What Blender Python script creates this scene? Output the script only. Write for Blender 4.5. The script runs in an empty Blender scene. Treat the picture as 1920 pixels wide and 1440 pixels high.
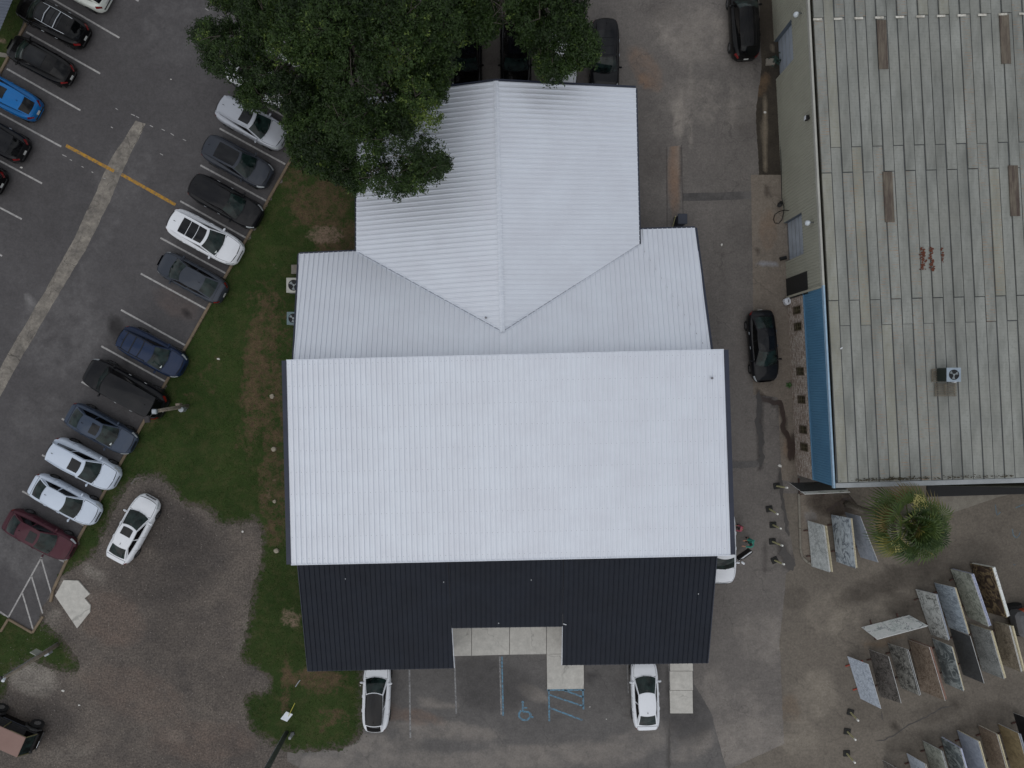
import bpy, bmesh, math, random
from mathutils import Vector, Matrix, noise
from mathutils.geometry import delaunay_2d_cdt
random.seed(7)
R = math.radians
scene = bpy.context.scene
COL = scene.collection
# ------------------------------------------------------------------ camera, sky, sun, exposure
CH, F = 47.2, 1331.0                       # flying height (m), focal length (px of a 1920 px wide photo)
cam_d = bpy.data.cameras.new('camera'); cam = bpy.data.objects.new('camera', cam_d); COL.objects.link(cam)
cam.location = (0, 0, CH); cam.rotation_euler = (0, 0, 0)
cam_d.sensor_width = 36; cam_d.lens = F*36/1920; cam_d.clip_end = 2000
scene.camera = cam
world = bpy.data.worlds.new('World'); scene.world = world; world.use_nodes = True
wn, wl = world.node_tree.nodes, world.node_tree.links
wn.clear()
SUN_EL, SUN_AZ = 50, 195
sky = wn.new('ShaderNodeTexSky'); sky.sky_type = 'NISHITA'; sky.sun_disc = False
sky.sun_elevation = R(SUN_EL); sky.sun_rotation = R(SUN_AZ); sky.air_density = 1.0; sky.dust_density = 3.0
tc = wn.new('ShaderNodeTexCoord')
cn = wn.new('ShaderNodeTexNoise'); cn.inputs['Scale'].default_value = 3.4; cn.inputs['Detail'].default_value = 6; cn.inputs['Roughness'].default_value = .55
cr = wn.new('ShaderNodeValToRGB'); cr.color_ramp.elements[0].position = .34; cr.color_ramp.elements[1].position = .66
cr.color_ramp.elements[0].color = (3.6, 3.8, 4.2, 1); cr.color_ramp.elements[1].color = (11.4, 11.7, 12.1, 1)
mx = wn.new('ShaderNodeMix'); mx.data_type = 'RGBA'; mx.inputs[0].default_value = .86
bg = wn.new('ShaderNodeBackground'); bg.inputs['Strength'].default_value = .082
wo = wn.new('ShaderNodeOutputWorld')
wl.new(tc.outputs['Generated'], cn.inputs['Vector']); wl.new(cn.outputs['Fac'], cr.inputs['Fac'])
wl.new(sky.outputs[0], mx.inputs[6]); wl.new(cr.outputs[0], mx.inputs[7])
wl.new(mx.outputs[2], bg.inputs[0]); wl.new(bg.outputs[0], wo.inputs[0])
sd = bpy.data.lights.new('sun', 'SUN'); sun = bpy.data.objects.new('sun', sd); COL.objects.link(sun)
sd.energy = .62; sd.angle = R(85); sd.color = (1, .97, .93)
_a = R(SUN_AZ); _d = Vector((math.sin(_a)*math.cos(R(SUN_EL)), math.cos(_a)*math.cos(R(SUN_EL)), math.sin(R(SUN_EL))))
sun.rotation_euler = _d.to_track_quat('Z', 'Y').to_euler(); sun.location = (0, 0, 60)
vs = scene.view_settings
scene.display_settings.display_device = 'sRGB'
vs.view_transform = 'Standard'; vs.look = 'None'; vs.exposure = 0.0; vs.gamma = 1; vs.use_curve_mapping = False

# ------------------------------------------------------------------ helpers
def P(x, y, h=0.0):
    s = (CH-h)/F
    return Vector(((x-960)*s, (720-y)*s, h))
def lin(c):
    return tuple(((v/255)/12.92 if v/255 <= .04045 else ((v/255+.055)/1.055)**2.4) for v in c)
def tag(o, label=None, cat=None, group=None, kind=None):
    if label: o['label'] = label
    if cat: o['category'] = cat
    if group: o['group'] = group
    if kind: o['kind'] = kind
    return o
def obj(name, verts, faces, mat, parent=None, smooth=False):
    me = bpy.data.meshes.new(name); me.from_pydata([tuple(v) for v in verts], [], faces); me.update()
    if mat is not None: me.materials.append(mat)
    if smooth:
        for p in me.polygons: p.use_smooth = True
    o = bpy.data.objects.new(name, me); COL.objects.link(o)
    if parent: o.parent = parent
    return o
def thing(name, label, cat, loc=(0, 0, 0), rz=0, group=None):
    o = bpy.data.objects.new(name, None); COL.objects.link(o)
    o.location = loc; o.rotation_euler = (0, 0, rz); o.empty_display_size = .3
    return tag(o, label, cat, group)
class MB:
    def __init__(s): s.v = []; s.f = []
    def add(s, vs_, fs):
        n = len(s.v); s.v += [Vector(v) for v in vs_]; s.f += [tuple(i+n for i in f) for f in fs]; return s
    def box(s, c, d, M=None, bev=0):
        x, y, z = d[0]/2, d[1]/2, d[2]/2; c = Vector(c)
        if bev > 0:
            b = min(bev, x*.9, y*.9, z*.9); pts = []
            ring = [(x-b, -y), (x, -y+b), (x, y-b), (x-b, y), (-x+b, y), (-x, y-b), (-x, -y+b), (-x+b, -y)]
            ri = [(px*(1-b/x), py*(1-b/y)) for px, py in ring]
            for zz, rr in ((-z, ri), (-z+b, ring), (z-b, ring), (z, ri)): pts += [Vector((a, e, zz)) for a, e in rr]
            fs = [tuple(range(7, -1, -1)), tuple(range(24, 32))]
            for k in range(3):
                for i in range(8): fs.append((k*8+i, k*8+(i+1) % 8, k*8+8+(i+1) % 8, k*8+8+i))
        else:
            pts = [Vector((a*x, b_*y, e*z)) for e in (-1, 1) for a, b_ in ((-1, -1), (1, -1), (1, 1), (-1, 1))]
            fs = [(3, 2, 1, 0), (4, 5, 6, 7), (0, 1, 5, 4), (1, 2, 6, 5), (2, 3, 7, 6), (3, 0, 4, 7)]
        if M is not None: pts = [M @ p for p in pts]
        return s.add([p+c for p in pts], fs)
    def tube(s, pts, rad, n=8, cap=True):
        pts = [Vector(p) for p in pts]
        if not isinstance(rad, (list, tuple)): rad = [rad]*len(pts)
        vs_ = []; prev = None
        for i, p in enumerate(pts):
            d = (pts[min(i+1, len(pts)-1)]-pts[max(i-1, 0)]).normalized()
            a = d.orthogonal().normalized() if prev is None else (prev-d*prev.dot(d)).normalized()
            prev = a; b = d.cross(a)
            for k in range(n):
                t = 2*math.pi*k/n; vs_.append(p+(a*math.cos(t)+b*math.sin(t))*rad[i])
        fs = [(i*n+k, i*n+(k+1) % n, (i+1)*n+(k+1) % n, (i+1)*n+k) for i in range(len(pts)-1) for k in range(n)]
        if cap: fs += [tuple(range(n-1, -1, -1)), tuple((len(pts)-1)*n+k for k in range(n))]
        return s.add(vs_, fs)
    def quad(s, a, b, c, d): return s.add([a, b, c, d], [(0, 1, 2, 3)])
    def slab(s, q, th):     # quad given thickness against its normal
        q = [Vector(p) for p in q]; n = (q[2]-q[0]).cross(q[3]-q[1]).normalized()
        w = [p-n*th for p in q]
        return s.add(q+w, [(0, 1, 2, 3), (7, 6, 5, 4), (0, 4, 5, 1), (1, 5, 6, 2), (2, 6, 7, 3), (3, 7, 4, 0)])
    def build(s, name, mat, parent=None, smooth=False): return obj(name, s.v, s.f, mat, parent, smooth)
def rotz(a): return Matrix.Rotation(a, 3, 'Z')

# ------------------------------------------------------------------ materials
class NT:
    def __init__(s, name):
        s.m = bpy.data.materials.new(name); s.m.use_nodes = True; s.t = s.m.node_tree
        s.b = s.t.nodes['Principled BSDF']
    def n(s, typ, **kw):
        nd = s.t.nodes.new(typ)
        for k, v in kw.items(): setattr(nd, k, v)
        return nd
    def l(s, a, b): s.t.links.new(a, b)
    def pos(s):
        if not hasattr(s, '_p'): s._p = s.n('ShaderNodeNewGeometry').outputs['Position']
        return s._p
    def noise(s, scale, detail=4, rough=.55, dist=0, vec=None):
        nd = s.n('ShaderNodeTexNoise'); nd.inputs['Scale'].default_value = scale; nd.inputs['Detail'].default_value = detail
        nd.inputs['Roughness'].default_value = rough; nd.inputs['Distortion'].default_value = dist
        s.l(vec or s.pos(), nd.inputs['Vector']); return nd.outputs['Fac']
    def math(s, op, a, b=None, clamp=False):
        nd = s.n('ShaderNodeMath', operation=op, use_clamp=clamp)
        for i, v in enumerate((a, b)):
            if v is None: continue
            if isinstance(v, (int, float)): nd.inputs[i].default_value = v
            else: s.l(v, nd.inputs[i])
        return nd.outputs[0]
    def ramp(s, fac, lo, hi, a=0.0, b=1.0):
        nd = s.n('ShaderNodeMapRange', clamp=True); s.l(fac, nd.inputs[0])
        for i, v in enumerate((lo, hi, a, b)): nd.inputs[i+1].default_value = v
        return nd.outputs[0]
    def mix(s, fac, a, b, mode='MIX'):
        nd = s.n('ShaderNodeMix', data_type='RGBA', blend_type=mode)
        for i, v in ((0, fac), (6, a), (7, b)):
            if isinstance(v, (int, float)): nd.inputs[i].default_value = v if i == 0 else (v, v, v, 1)
            elif isinstance(v, tuple): nd.inputs[i].default_value = (*v[:3], 1)
            else: s.l(v, nd.inputs[i])
        return nd.outputs[2]
    def grey(s, fac):
        nd = s.n('ShaderNodeCombineColor')
        for i in range(3): s.l(fac, nd.inputs[i])
        return nd.outputs[0]
    def bump(s, h, strength, dist=.02):
        nd = s.n('ShaderNodeBump'); nd.inputs['Strength'].default_value = strength; nd.inputs['Distance'].default_value = dist
        s.l(h, nd.inputs['Height']); s.l(nd.outputs[0], s.b.inputs['Normal'])
    def done(s, col=None, rough=.6, metal=0, spec=.5, coat=0, crough=.05):
        i = s.b.inputs
        if col is not None:
            if isinstance(col, tuple): i['Base Color'].default_value = (*col[:3], 1)
            else: s.l(col, i['Base Color'])
        if isinstance(rough, (int, float)): i['Roughness'].default_value = rough
        else: s.l(rough, i['Roughness'])
        i['Metallic'].default_value = metal; i['Specular IOR Level'].default_value = spec
        i['Coat Weight'].default_value = coat; i['Coat Roughness'].default_value = crough
        return s.m
_mc = {}
def mat(name, c1, c2=None, scale=3, rough=.6, metal=0, spec=.5, coat=0, bump=0, fine=.12, fscale=25):
    if name in _mc: return _mc[name]
    t = NT(name); c2 = c2 or tuple(v*.8 for v in c1)
    col = t.mix(t.ramp(t.noise(scale, 6, .6), .3, .7), c1, c2)
    if fine:
        fn = t.noise(fscale, 3)
        col = t.mix(1.0, col, t.grey(t.ramp(fn, .25, .75, 1-fine, 1+fine)), 'MULTIPLY')
        if bump: t.bump(fn, bump)
    _mc[name] = t.done(col, rough, metal, spec, coat); return _mc[name]
def paint(name, c, metal=.3, rough=.35):
    if name in _mc: return _mc[name]
    t = NT(name)
    dust = t.ramp(t.noise(1.1, 5, .6), .45, .75, 0, .05)
    col = t.mix(dust, c, lin((120, 115, 108)))
    _mc[name] = t.done(col, rough, metal*.5, .12, .26, .04); return _mc[name]

def ground_mat(name, c1, c2, dark, light, brown, grain=.25, gscale=9, crack=0, crack_scale=.22, big=.13, rough=.9, speck=0, joint=None):
    t = NT(name)
    at = t.n('ShaderNodeAttribute', attribute_name='mask'); sp = t.n('ShaderNodeSeparateColor'); t.l(at.outputs['Color'], sp.inputs[0])
    n1 = t.noise(big, 7, .6); n2 = t.noise(.9, 8, .65); n3 = t.noise(gscale, 3, .7); n4 = t.noise(.33, 6, .6, 1.2)
    f = t.math('ADD', t.math('MULTIPLY', n1, .65), t.math('MULTIPLY', n2, .35))
    col = t.mix(t.ramp(f, .36, .64), c1, c2)
    rag = t.math('ADD', t.math('MULTIPLY', n2, .9), t.math('MULTIPLY', n4, .5))   # about .7
    for ch, c in ((1, light), (2, brown), (0, dark)):
        m = t.math('ADD', sp.outputs[ch], t.math('MULTIPLY', t.math('SUBTRACT', rag, .7), 1.3))
        m = t.math('MULTIPLY', t.ramp(m, .1, 1.0, 0, .85), t.ramp(sp.outputs[ch], .0, .35))
        col = t.mix(m, col, c)
    col = t.mix(1.0, col, t.grey(t.ramp(t.noise(2.6, 6, .72), .3, .7, .86, 1.13)), 'MULTIPLY')
    if crack:
        wv = t.n('ShaderNodeTexNoise'); wv.inputs['Scale'].default_value = 1.3; wv.inputs['Detail'].default_value = 6; t.l(t.pos(), wv.inputs['Vector'])
        va = t.n('ShaderNodeVectorMath', operation='MULTIPLY_ADD'); t.l(wv.outputs['Color'], va.inputs[0]); va.inputs[1].default_value = (1.1, 1.1, 0); t.l(t.pos(), va.inputs[2])
        vo = t.n('ShaderNodeTexVoronoi', feature='DISTANCE_TO_EDGE'); vo.inputs['Scale'].default_value = crack_scale; t.l(va.outputs[0], vo.inputs['Vector'])
        ln = t.ramp(vo.outputs['Distance'], .002, .009, 1, 0)
        ln = t.math('MULTIPLY', ln, t.ramp(t.noise(.25, 3), .42, .56, 0, crack))
        col = t.mix(ln, col, tuple(v*.35 for v in c1))
    g = t.ramp(n3, .2, .8, 1-grain, 1+grain)
    col = t.mix(1.0, col, t.grey(g), 'MULTIPLY')
    if speck:
        vo2 = t.n('ShaderNodeTexVoronoi'); vo2.inputs['Scale'].default_value = 5; t.l(t.pos(), vo2.inputs['Vector'])
        s1 = t.ramp(vo2.outputs['Distance'], .08, .16, 1, 0)
        sc = t.n('ShaderNodeSeparateColor'); t.l(vo2.outputs['Color'], sc.inputs[0])
        s2 = t.math('MULTIPLY', s1, t.ramp(sc.outputs[0], .72, .8, 0, speck))
        col = t.mix(s2, col, lin((150, 142, 135)))
    t.bump(n3, .35, .03)
    return t.done(col, rough, 0, .3)

M = {}
M['parking'] = ground_mat('parking_asphalt', lin((73, 71, 72)), lin((87, 85, 86)), lin((36, 34, 35)), lin((122, 120, 120)), lin((92, 82, 78)), grain=.2, gscale=7)
M['ground'] = ground_mat('worn_asphalt', lin((98, 94, 91)), lin((113, 108, 104)), lin((54, 50, 49)), lin((150, 143, 135)), lin((124, 102, 86)), grain=.26, gscale=8, crack=.35, crack_scale=.42, big=.09)
M['front'] = ground_mat('front_asphalt', lin((86, 84, 83)), lin((106, 103, 101)), lin((46, 45, 46)), lin((138, 131, 124)), lin((112, 92, 80)), grain=.22, gscale=8, crack=.25, big=.12)
M['gravel'] = ground_mat('dark_gravel', lin((76, 71, 68)), lin((104, 96, 89)), lin((50, 47, 47)), lin((136, 130, 122)), lin((102, 88, 80)), grain=.7, gscale=8, big=.3, speck=.9)
M['yard'] = ground_mat('yard_concrete', lin((96, 90, 83)), lin((114, 107, 98)), lin((56, 51, 46)), lin((142, 134, 122)), lin((112, 92, 72)), grain=.28, gscale=7, crack=.25, big=.1)
M['concrete'] = ground_mat('pale_concrete', lin((178, 176, 170)), lin((190, 187, 180)), lin((110, 104, 98)), lin((200, 198, 192)), lin((165, 140, 120)), grain=.09, gscale=7, crack=.5, crack_scale=.3)
M['padc'] = ground_mat('old_pad', lin((110, 102, 94)), lin((124, 115, 105)), lin((60, 52, 46)), lin((140, 142, 148)), lin((122, 100, 82)), grain=.28, gscale=8, crack=.4)
M['strip'] = ground_mat('strip_concrete', lin((96, 92, 88)), lin((140, 134, 125)), lin((56, 52, 50)), lin((150, 145, 136)), lin((104, 94, 82)), grain=.35, gscale=5, crack=1, crack_scale=.6, big=1.2)
M['gutter'] = ground_mat('damp_gutter', lin((46, 41, 36)), lin((66, 60, 52)), lin((26, 26, 22)), lin((120, 110, 96)), lin((96, 78, 60)), grain=.3, gscale=8, big=.5)

def grass_mat():
    t = NT('lawn_soil'); at = t.n('ShaderNodeAttribute', attribute_name='mask'); sp = t.n('ShaderNodeSeparateColor'); t.l(at.outputs['Color'], sp.inputs[0])
    n1 = t.noise(.25, 6, .6); n2 = t.noise(1.3, 8, .7); n3 = t.noise(13, 3, .7)
    col = t.mix(t.ramp(n1, .35, .65), lin((40, 56, 24)), lin((54, 68, 33)))
    col = t.mix(t.ramp(n2, .46, .72, 0, .75), col, lin((74, 72, 46)))
    n5 = t.noise(3.2, 6, .75)
    m = t.math('ADD', t.math('MULTIPLY', sp.outputs[2], .85), t.math('ADD', t.math('MULTIPLY', t.math('SUBTRACT', n2, .5), 2.4), t.math('MULTIPLY', t.math('SUBTRACT', n5, .5), 2.2)))
    m = t.math('MULTIPLY', t.ramp(m, .3, .85, 0, .92), t.ramp(sp.outputs[2], 0, .35))
    col = t.mix(m, col, t.mix(t.ramp(n5, .35, .65), lin((106, 88, 68)), lin((72, 60, 46))))
    m2 = t.math('MULTIPLY', t.ramp(t.math('ADD', sp.outputs[1], t.math('ADD', t.math('MULTIPLY', t.math('SUBTRACT', n2, .5), 2.0), t.math('MULTIPLY', t.math('SUBTRACT', n5, .5), 2.4))), .45, 1.1, 0, .85), t.ramp(sp.outputs[1], 0, .4))
    col = t.mix(m2, col, lin((128, 110, 96)))
    me_ = t.math('ADD', sp.outputs[0], t.math('ADD', t.math('MULTIPLY', t.math('SUBTRACT', n5, .5), 2.6), t.math('MULTIPLY', t.math('SUBTRACT', n2, .5), 1.6)))
    me_ = t.math('MULTIPLY', t.ramp(me_, .45, .95), t.ramp(sp.outputs[0], 0, .3))
    col = t.mix(me_, col, lin((84, 77, 71)))
    col = t.mix(1.0, col, t.grey(t.ramp(n3, .2, .8, .55, 1.45)), 'MULTIPLY')
    t.bump(n3, .5, .05)
    return t.done(col, .95, 0, .2)
M['grass'] = grass_mat()

def blobs_eval(x, y, blobs, lines):
    r = [0, 0, 0]
    for bx, by, rx, ry, a, ch, s in blobs:
        dx, dy = x-bx, y-by
        if abs(dx) > rx+ry or abs(dy) > rx+ry: continue
        ca, sa = math.cos(R(a)), math.sin(R(a)); u = (dx*ca+dy*sa)/rx; v = (-dx*sa+dy*ca)/ry
        d = u*u+v*v
        if d < 1: r[ch] = max(r[ch], s*min(1, 1.6*(1-d)))
    for pts, w, ch, s in lines:
        for (x0, y0), (x1, y1) in zip(pts, pts[1:]):
            ex, ey = x1-x0, y1-y0; L = ex*ex+ey*ey or 1
            k = max(0, min(1, ((x-x0)*ex+(y-y0)*ey)/L)); d = math.hypot(x-x0-k*ex, y-y0-k*ey)/w
            if d < 1: r[ch] = max(r[ch], s*min(1, 1.8*(1-d)))
    return r
def paint_mask(o, blobs, lines):
    me = o.data; ca = me.color_attributes.new('mask', 'FLOAT_COLOR', 'POINT')
    for i, v in enumerate(me.vertices):
        s = F/(CH-v.co.z); x, y = 960+v.co.x*s, 720-v.co.y*s
        r = blobs_eval(x, y, blobs, lines); ca.data[i].color = (r[0], r[1], r[2], 1)
def jag(poly, step, amp, seed=0):
    out = []
    for i in range(len(poly)):
        a, b = Vector(poly[i]), Vector(poly[(i+1) % len(poly)]); L = (b-a).length; n = max(1, int(L/step))
        nr = Vector((-(b-a).y, (b-a).x)).normalized()
        for k in range(n):
            p = a.lerp(b, k/n)
            if amp: p = p+nr*amp*(noise.noise(Vector((p.x*.9, p.y*.9, seed)))*1.5+noise.noise(Vector((p.x*3, p.y*3, seed+5)))*1.0+noise.noise(Vector((p.x*8, p.y*8, seed+9)))*.5)
            out.append(p)
    return out
def inpoly(x, y, poly):
    c = False; j = len(poly)-1
    for i in range(len(poly)):
        xi, yi = poly[i][0], poly[i][1]; xj, yj = poly[j][0], poly[j][1]
        if (yi > y) != (yj > y) and x < (xj-xi)*(y-yi)/(yj-yi)+xi: c = not c
        j = i
    return c
def edge_mask(o, line_px, width=.75):
    pl = [P(*p).xy for p in line_px]; ca = o.data.color_attributes['mask']
    for i, v in enumerate(o.data.vertices):
        d = 9
        for a, b in zip(pl, pl[1:]):
            e = b-a; k = max(0, min(1, (v.co.xy-a).dot(e)/(e.length_squared+1e-9))); d = min(d, (v.co.xy-a-e*k).length)
        c = ca.data[i].color; ca.data[i].color = (max(0, 1-d/width), c[1], c[2], 1)
def smooth_open(p, n=2):
    for _ in range(n):
        q = [p[0]]
        for a, b in zip(p, p[1:]): q += [(a[0]*.75+b[0]*.25, a[1]*.75+b[1]*.25), (a[0]*.25+b[0]*.75, a[1]*.25+b[1]*.75)]
        p = q+[p[-1]]
    return p
def chaikin(p, n=2):
    for _ in range(n):
        q = []
        for i in range(len(p)):
            a, b = p[i], p[(i+1) % len(p)]; q += [(a[0]*.75+b[0]*.25, a[1]*.75+b[1]*.25), (a[0]*.25+b[0]*.75, a[1]*.25+b[1]*.75)]
        p = q
    return p
def sheet(name, poly_px, z, m, step=.6, amp=0, blobs=(), lines=(), kind='structure', px=True):
    pl = [P(*p).xy for p in poly_px] if px else [Vector(p) for p in poly_px]
    b = jag(pl, min(step, .12) if amp else step, amp, len(poly_px))
    xs = [p.x for p in b]; ys = [p.y for p in b]; bt = [(p.x, p.y) for p in b]
    g = []; y = min(ys)+step/2
    while y < max(ys):
        x = min(xs)+step/2
        while x < max(xs):
            if inpoly(x, y, bt): g.append(Vector((x, y)))
            x += step
        y += step
    vs_, _, fs, *_r = delaunay_2d_cdt(b+g, [], [list(range(len(b)))], 1, 1e-4)
    o = obj(name, [(v.x, v.y, z) for v in vs_], [tuple(f) for f in fs], m)
    if o.data.polygons and o.data.polygons[0].normal.z < 0: o.data.flip_normals()
    paint_mask(o, blobs, lines)
    if kind: o['kind'] = kind
    return o

# ------------------------------------------------------------------ ground, lots, lawn
def axis(a, step): 
    n = int(a/step); return [-400, -150, -70]+[i*step for i in range(-n, n+1)]+[70, 150, 400]
gx, gy = axis(37, .33), axis(28, .33)
GB = [(1300, 60, 100, 70, 20, 1, .4), (1210, 130, 30, 60, -35, 2, .55), (1208, 152, 22, 12, 40, 2, 1), (1330, 190, 130, 60, 10, 1, .3), (1275, 215, 14, 60, 0, 1, .7),
      (1235, 300, 40, 60, 0, 0, .3), (1420, 90, 20, 90, 0, 0, .4), (1250, 20, 60, 30, 0, 0, .35), (1400, 230, 30, 60, 0, 0, .3),
      (1390, 440, 40, 40, 0, 0, .3), (1345, 540, 30, 120, 0, 0, .25), (1470, 660, 40, 60, 30, 1, .6), (1470, 640, 22, 20, 0, 0, .6),
      (1440, 780, 60, 60, 0, 0, .25), (1500, 1050, 22, 40, 20, 0, .5), (1400, 1150, 70, 80, 0, 0, .2), (1440, 1200, 90, 60, 20, 1, .35), (1410, 1390, 120, 60, -10, 1, .45),
      (1390, 1330, 50, 70, 30, 1, .3), (1340, 1290, 30, 60, 0, 1, .3)]
GL = [([(1422, 735), (1424, 800), (1428, 860), (1425, 880)], 5, 0, 1.0), ([(1424, 735), (1440, 748), (1462, 757), (1470, 790), (1478, 830), (1487, 862)], 6, 0, 1.0),
      ([(1485, 820), (1482, 862)], 9, 0, 1), ([(1464, 880), (1468, 930), (1480, 1000)], 6, 0, .6), ([(1463, 1018), (1478, 1060), (1492, 1075)], 13, 0, .9),
      ([(1280, 330), (1280, 420)], 3, 0, .5), ([(1372, 870), (1428, 868)], 6, 0, .6), ([(1428, 880), (1432, 1000), (1438, 1100)], 2.5, 0, .7),
      ([(1260, 1215), (1300, 1290), (1350, 1440)], 3, 0, .4), ([(1290, 80), (1300, 200), (1290, 300)], 5, 1, .4)]
vsx = [(x, y, 0) for y in gy for x in gx]; nx = len(gx)
fsx = [(j*nx+i, j*nx+i+1, (j+1)*nx+i+1, (j+1)*nx+i) for j in range(len(gy)-1) for i in range(nx-1)]
g = obj('ground', vsx, fsx, M['ground']); g['kind'] = 'structure'; paint_mask(g, GB, GL)

LOT = [(-700, -700), (880, -700), (769, -100), (545, 302), (105, 1086), (62, 1186), (17, 1160), (-60, 1300), (-700, 1300)]
PB = [(330, 570, 60, 30, 28, 2, .55), (352, 585, 10, 5, 0, 0, 1), (285, 565, 6, 4, 0, 0, .9), (120, 620, 100, 120, 30, 1, .3), (55, 565, 7, 10, 0, 1, 1.0), (60, 575, 14, 20, 30, 1, .5),
      (230, 330, 60, 120, 30, 1, .25), (40, 1040, 90, 60, 28, 1, .35), (200, 180, 120, 90, 30, 0, .22), (480, 400, 20, 20, 0, 0, .3), (222, 620, 18, 40, -20, 0, .75), (242, 670, 10, 30, 0, 0, .6),
      (122, 640, 8, 4, 30, 0, .6), (90, 780, 90, 60, 0, 1, .25), (330, 60, 90, 90, 0, 1, .2), (420, 350, 30, 30, 0, 0, .25), (450, 20, 90, 70, 0, 1, .3)]
sheet('parking_lot', LOT, .004, M['parking'], .5, 0, PB, [([(270, 330), (180, 470), (110, 600)], 20, 1, .25)])
# old concrete strip laid across the lot
strip = [(255, 226), (274, 232), (243, 292), (205, 380), (160, 470), (105, 560), (35, 680), (-20, 780), (-40, 760), (20, 655), (85, 545), (135, 455), (175, 372), (207, 300), (232, 262)]
sheet('concrete_strip', strip, .008, M['strip'], .3, .03)
LAWN = [(560, 240), (545, 302), (105, 1086), (140, 1066), (175, 1048), (196, 1005), (215, 950), (238, 908), (290, 888), (325, 920), (345, 950), (395, 955), (412, 988), (448, 984), (478, 972), (492, 990),
        (490, 1040), (478, 1090), (462, 1180), (446, 1240), (475, 1252), (505, 1272), (504, 1298), (455, 1298), (460, 1345), (480, 1382), (530, 1405), (560, 1413), (640, 1405), (672, 1390), (682, 1370), (683, 1240), (640, 1180), (620, 700), (700, 470), (720, 180)]
DB = [(480, 700, 35, 160, 4, 2, .8), (515, 760, 30, 120, 0, 2, .7), (520, 620, 40, 90, 0, 2, .45), (525, 930, 22, 110, 0, 2, .65), (600, 380, 80, 60, -20, 2, .8), (610, 440, 45, 22, 0, 1, .9), (640, 450, 60, 50, 0, 2, .85), (560, 350, 40, 60, 0, 2, .6),
      (590, 1272, 75, 22, 0, 2, 1.0), (615, 1290, 60, 18, 0, 2, .5), (625, 1345, 45, 25, 10, 2, .55), (545, 1160, 25, 25, 0, 1, .8), (535, 1290, 14, 70, 5, 2, .7), (350, 740, 16, 12, 0, 2, .6), (285, 790, 10, 10, 0, 2, .6),
      (520, 500, 12, 12, 0, 1, .5), (490, 560, 70, 40, 90, 2, .35), (395, 700, 30, 60, 0, 2, .3), (460, 820, 30, 60, 0, 2, .35), (160, 1060, 30, 12, 0, 1, .7), (600, 1365, 14, 14, 0, 2, .5)]
DL = [([(505, 560), (500, 700), (512, 800), (500, 900), (508, 1010)], 26, 2, .7), ([(492, 880), (492, 955)], 5, 1, .8), ([(512, 900), (498, 950)], 4, 1, .6), ([(487, 640), (487, 760)], 16, 2, .9), ([(503, 600), (500, 660)], 8, 2, .7)]
GRV = [(105, 1086), (130, 1040), (200, 960), (270, 880), (340, 900), (420, 950), (520, 960), (540, 1100), (530, 1420), (570, 1445), (560, 1700), (-700, 1700), (-700, 1290), (0, 1190), (62, 1186)]
VB = [(330, 1000, 110, 60, 20, 0, .6), (300, 1090, 120, 60, 0, 0, .5), (330, 1180, 70, 60, 0, 0, .4), (210, 1160, 80, 60, 30, 2, .6), (250, 1300, 130, 60, 20, 2, .45), (60, 1270, 60, 40, 20, 1, .75), (130, 1100, 60, 14, 25, 1, .7), (175, 1075, 30, 14, 30, 1, .7),
      (100, 1160, 25, 25, 0, 1, .4), (380, 1390, 120, 50, 0, 2, .55), (130, 1420, 80, 30, 0, 1, .3), (430, 1290, 60, 60, 0, 0, .3), (460, 1190, 14, 70, 10, 1, .3), (100, 1350, 60, 40, 20, 0, .5), (330, 1380, 30, 20, 0, 1, .4)]
GRV = chaikin(GRV, 1)
sheet('gravel_yard', GRV, .006, M['gravel'], .5, .12, VB, [([(340, 1380), (390, 1340), (440, 1300)], 8, 0, .5)])
LAWN = LAWN[:3]+smooth_open(LAWN[3:-3])+LAWN[-3:]
edge_mask(sheet('lawn', LAWN, .012, M['grass'], .30, .20, DB, DL), LAWN[3:-5])
ISL = [(-30, 1130), (17, 1160), (62, 1187), (78, 1165), (108, 1188), (138, 1222), (151, 1250), (142, 1264), (100, 1256), (65, 1242), (42, 1245), (14, 1272), (13, 1300), (0, 1312), (-30, 1320)]
ISL = ISL[:3]+smooth_open(ISL[3:-1])+ISL[-1:]
edge_mask(sheet('lawn', ISL, .012, M['grass'], .30, .08), ISL[3:])
CORN = [(-60, -60), (70, -60), (42, 48), (0, 130), (-60, 240)]
sheet('lawn', CORN, .016, M['grass'], .33, .02, [(5, 76, 14, 10, 0, 1, 1)])
# front apron by the dark canopy
APR = [(683, 1130), (1310, 1130), (1300, 1280), (1335, 1340), (1362, 1445), (1380, 1700), (560, 1700), (562, 1440), (568, 1412), (640, 1405), (674, 1391), (683, 1370)]
AB = [(840, 1370, 130, 22, 6, 1, .6), (1000, 1420, 260, 30, -4, 1, .6), (760, 1340, 90, 18, 10, 2, .6), (700, 1420, 160, 30, 0, 1, .5), (930, 1290, 90, 60, 0, 0, .5), (1000, 1300, 40, 18, 30, 1, .5), (1290, 1340, 60, 70, 0, 0, .6), (1110, 1270, 12, 14, 0, 0, .9),
      (820, 1320, 50, 10, 5, 1, .6), (1180, 1400, 120, 40, -20, 1, .4), (1120, 1300, 80, 60, 0, 0, .3), (900, 1260, 60, 40, 0, 0, .4), (690, 1390, 60, 20, 0, 1, .6), (1300, 1400, 60, 30, -30, 1, .5), (730, 1300, 40, 60, 0, 0, .3), (610, 1430, 60, 20, 0, 1, .7)]
sheet('front_apron', APR, .008, M['front'], .4, .03, AB, [([(1252, 1250), (1254, 1440)], 3, 0, .5), ([(560, 1432), (700, 1405), (800, 1375)], 18, 1, .5)])
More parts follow.
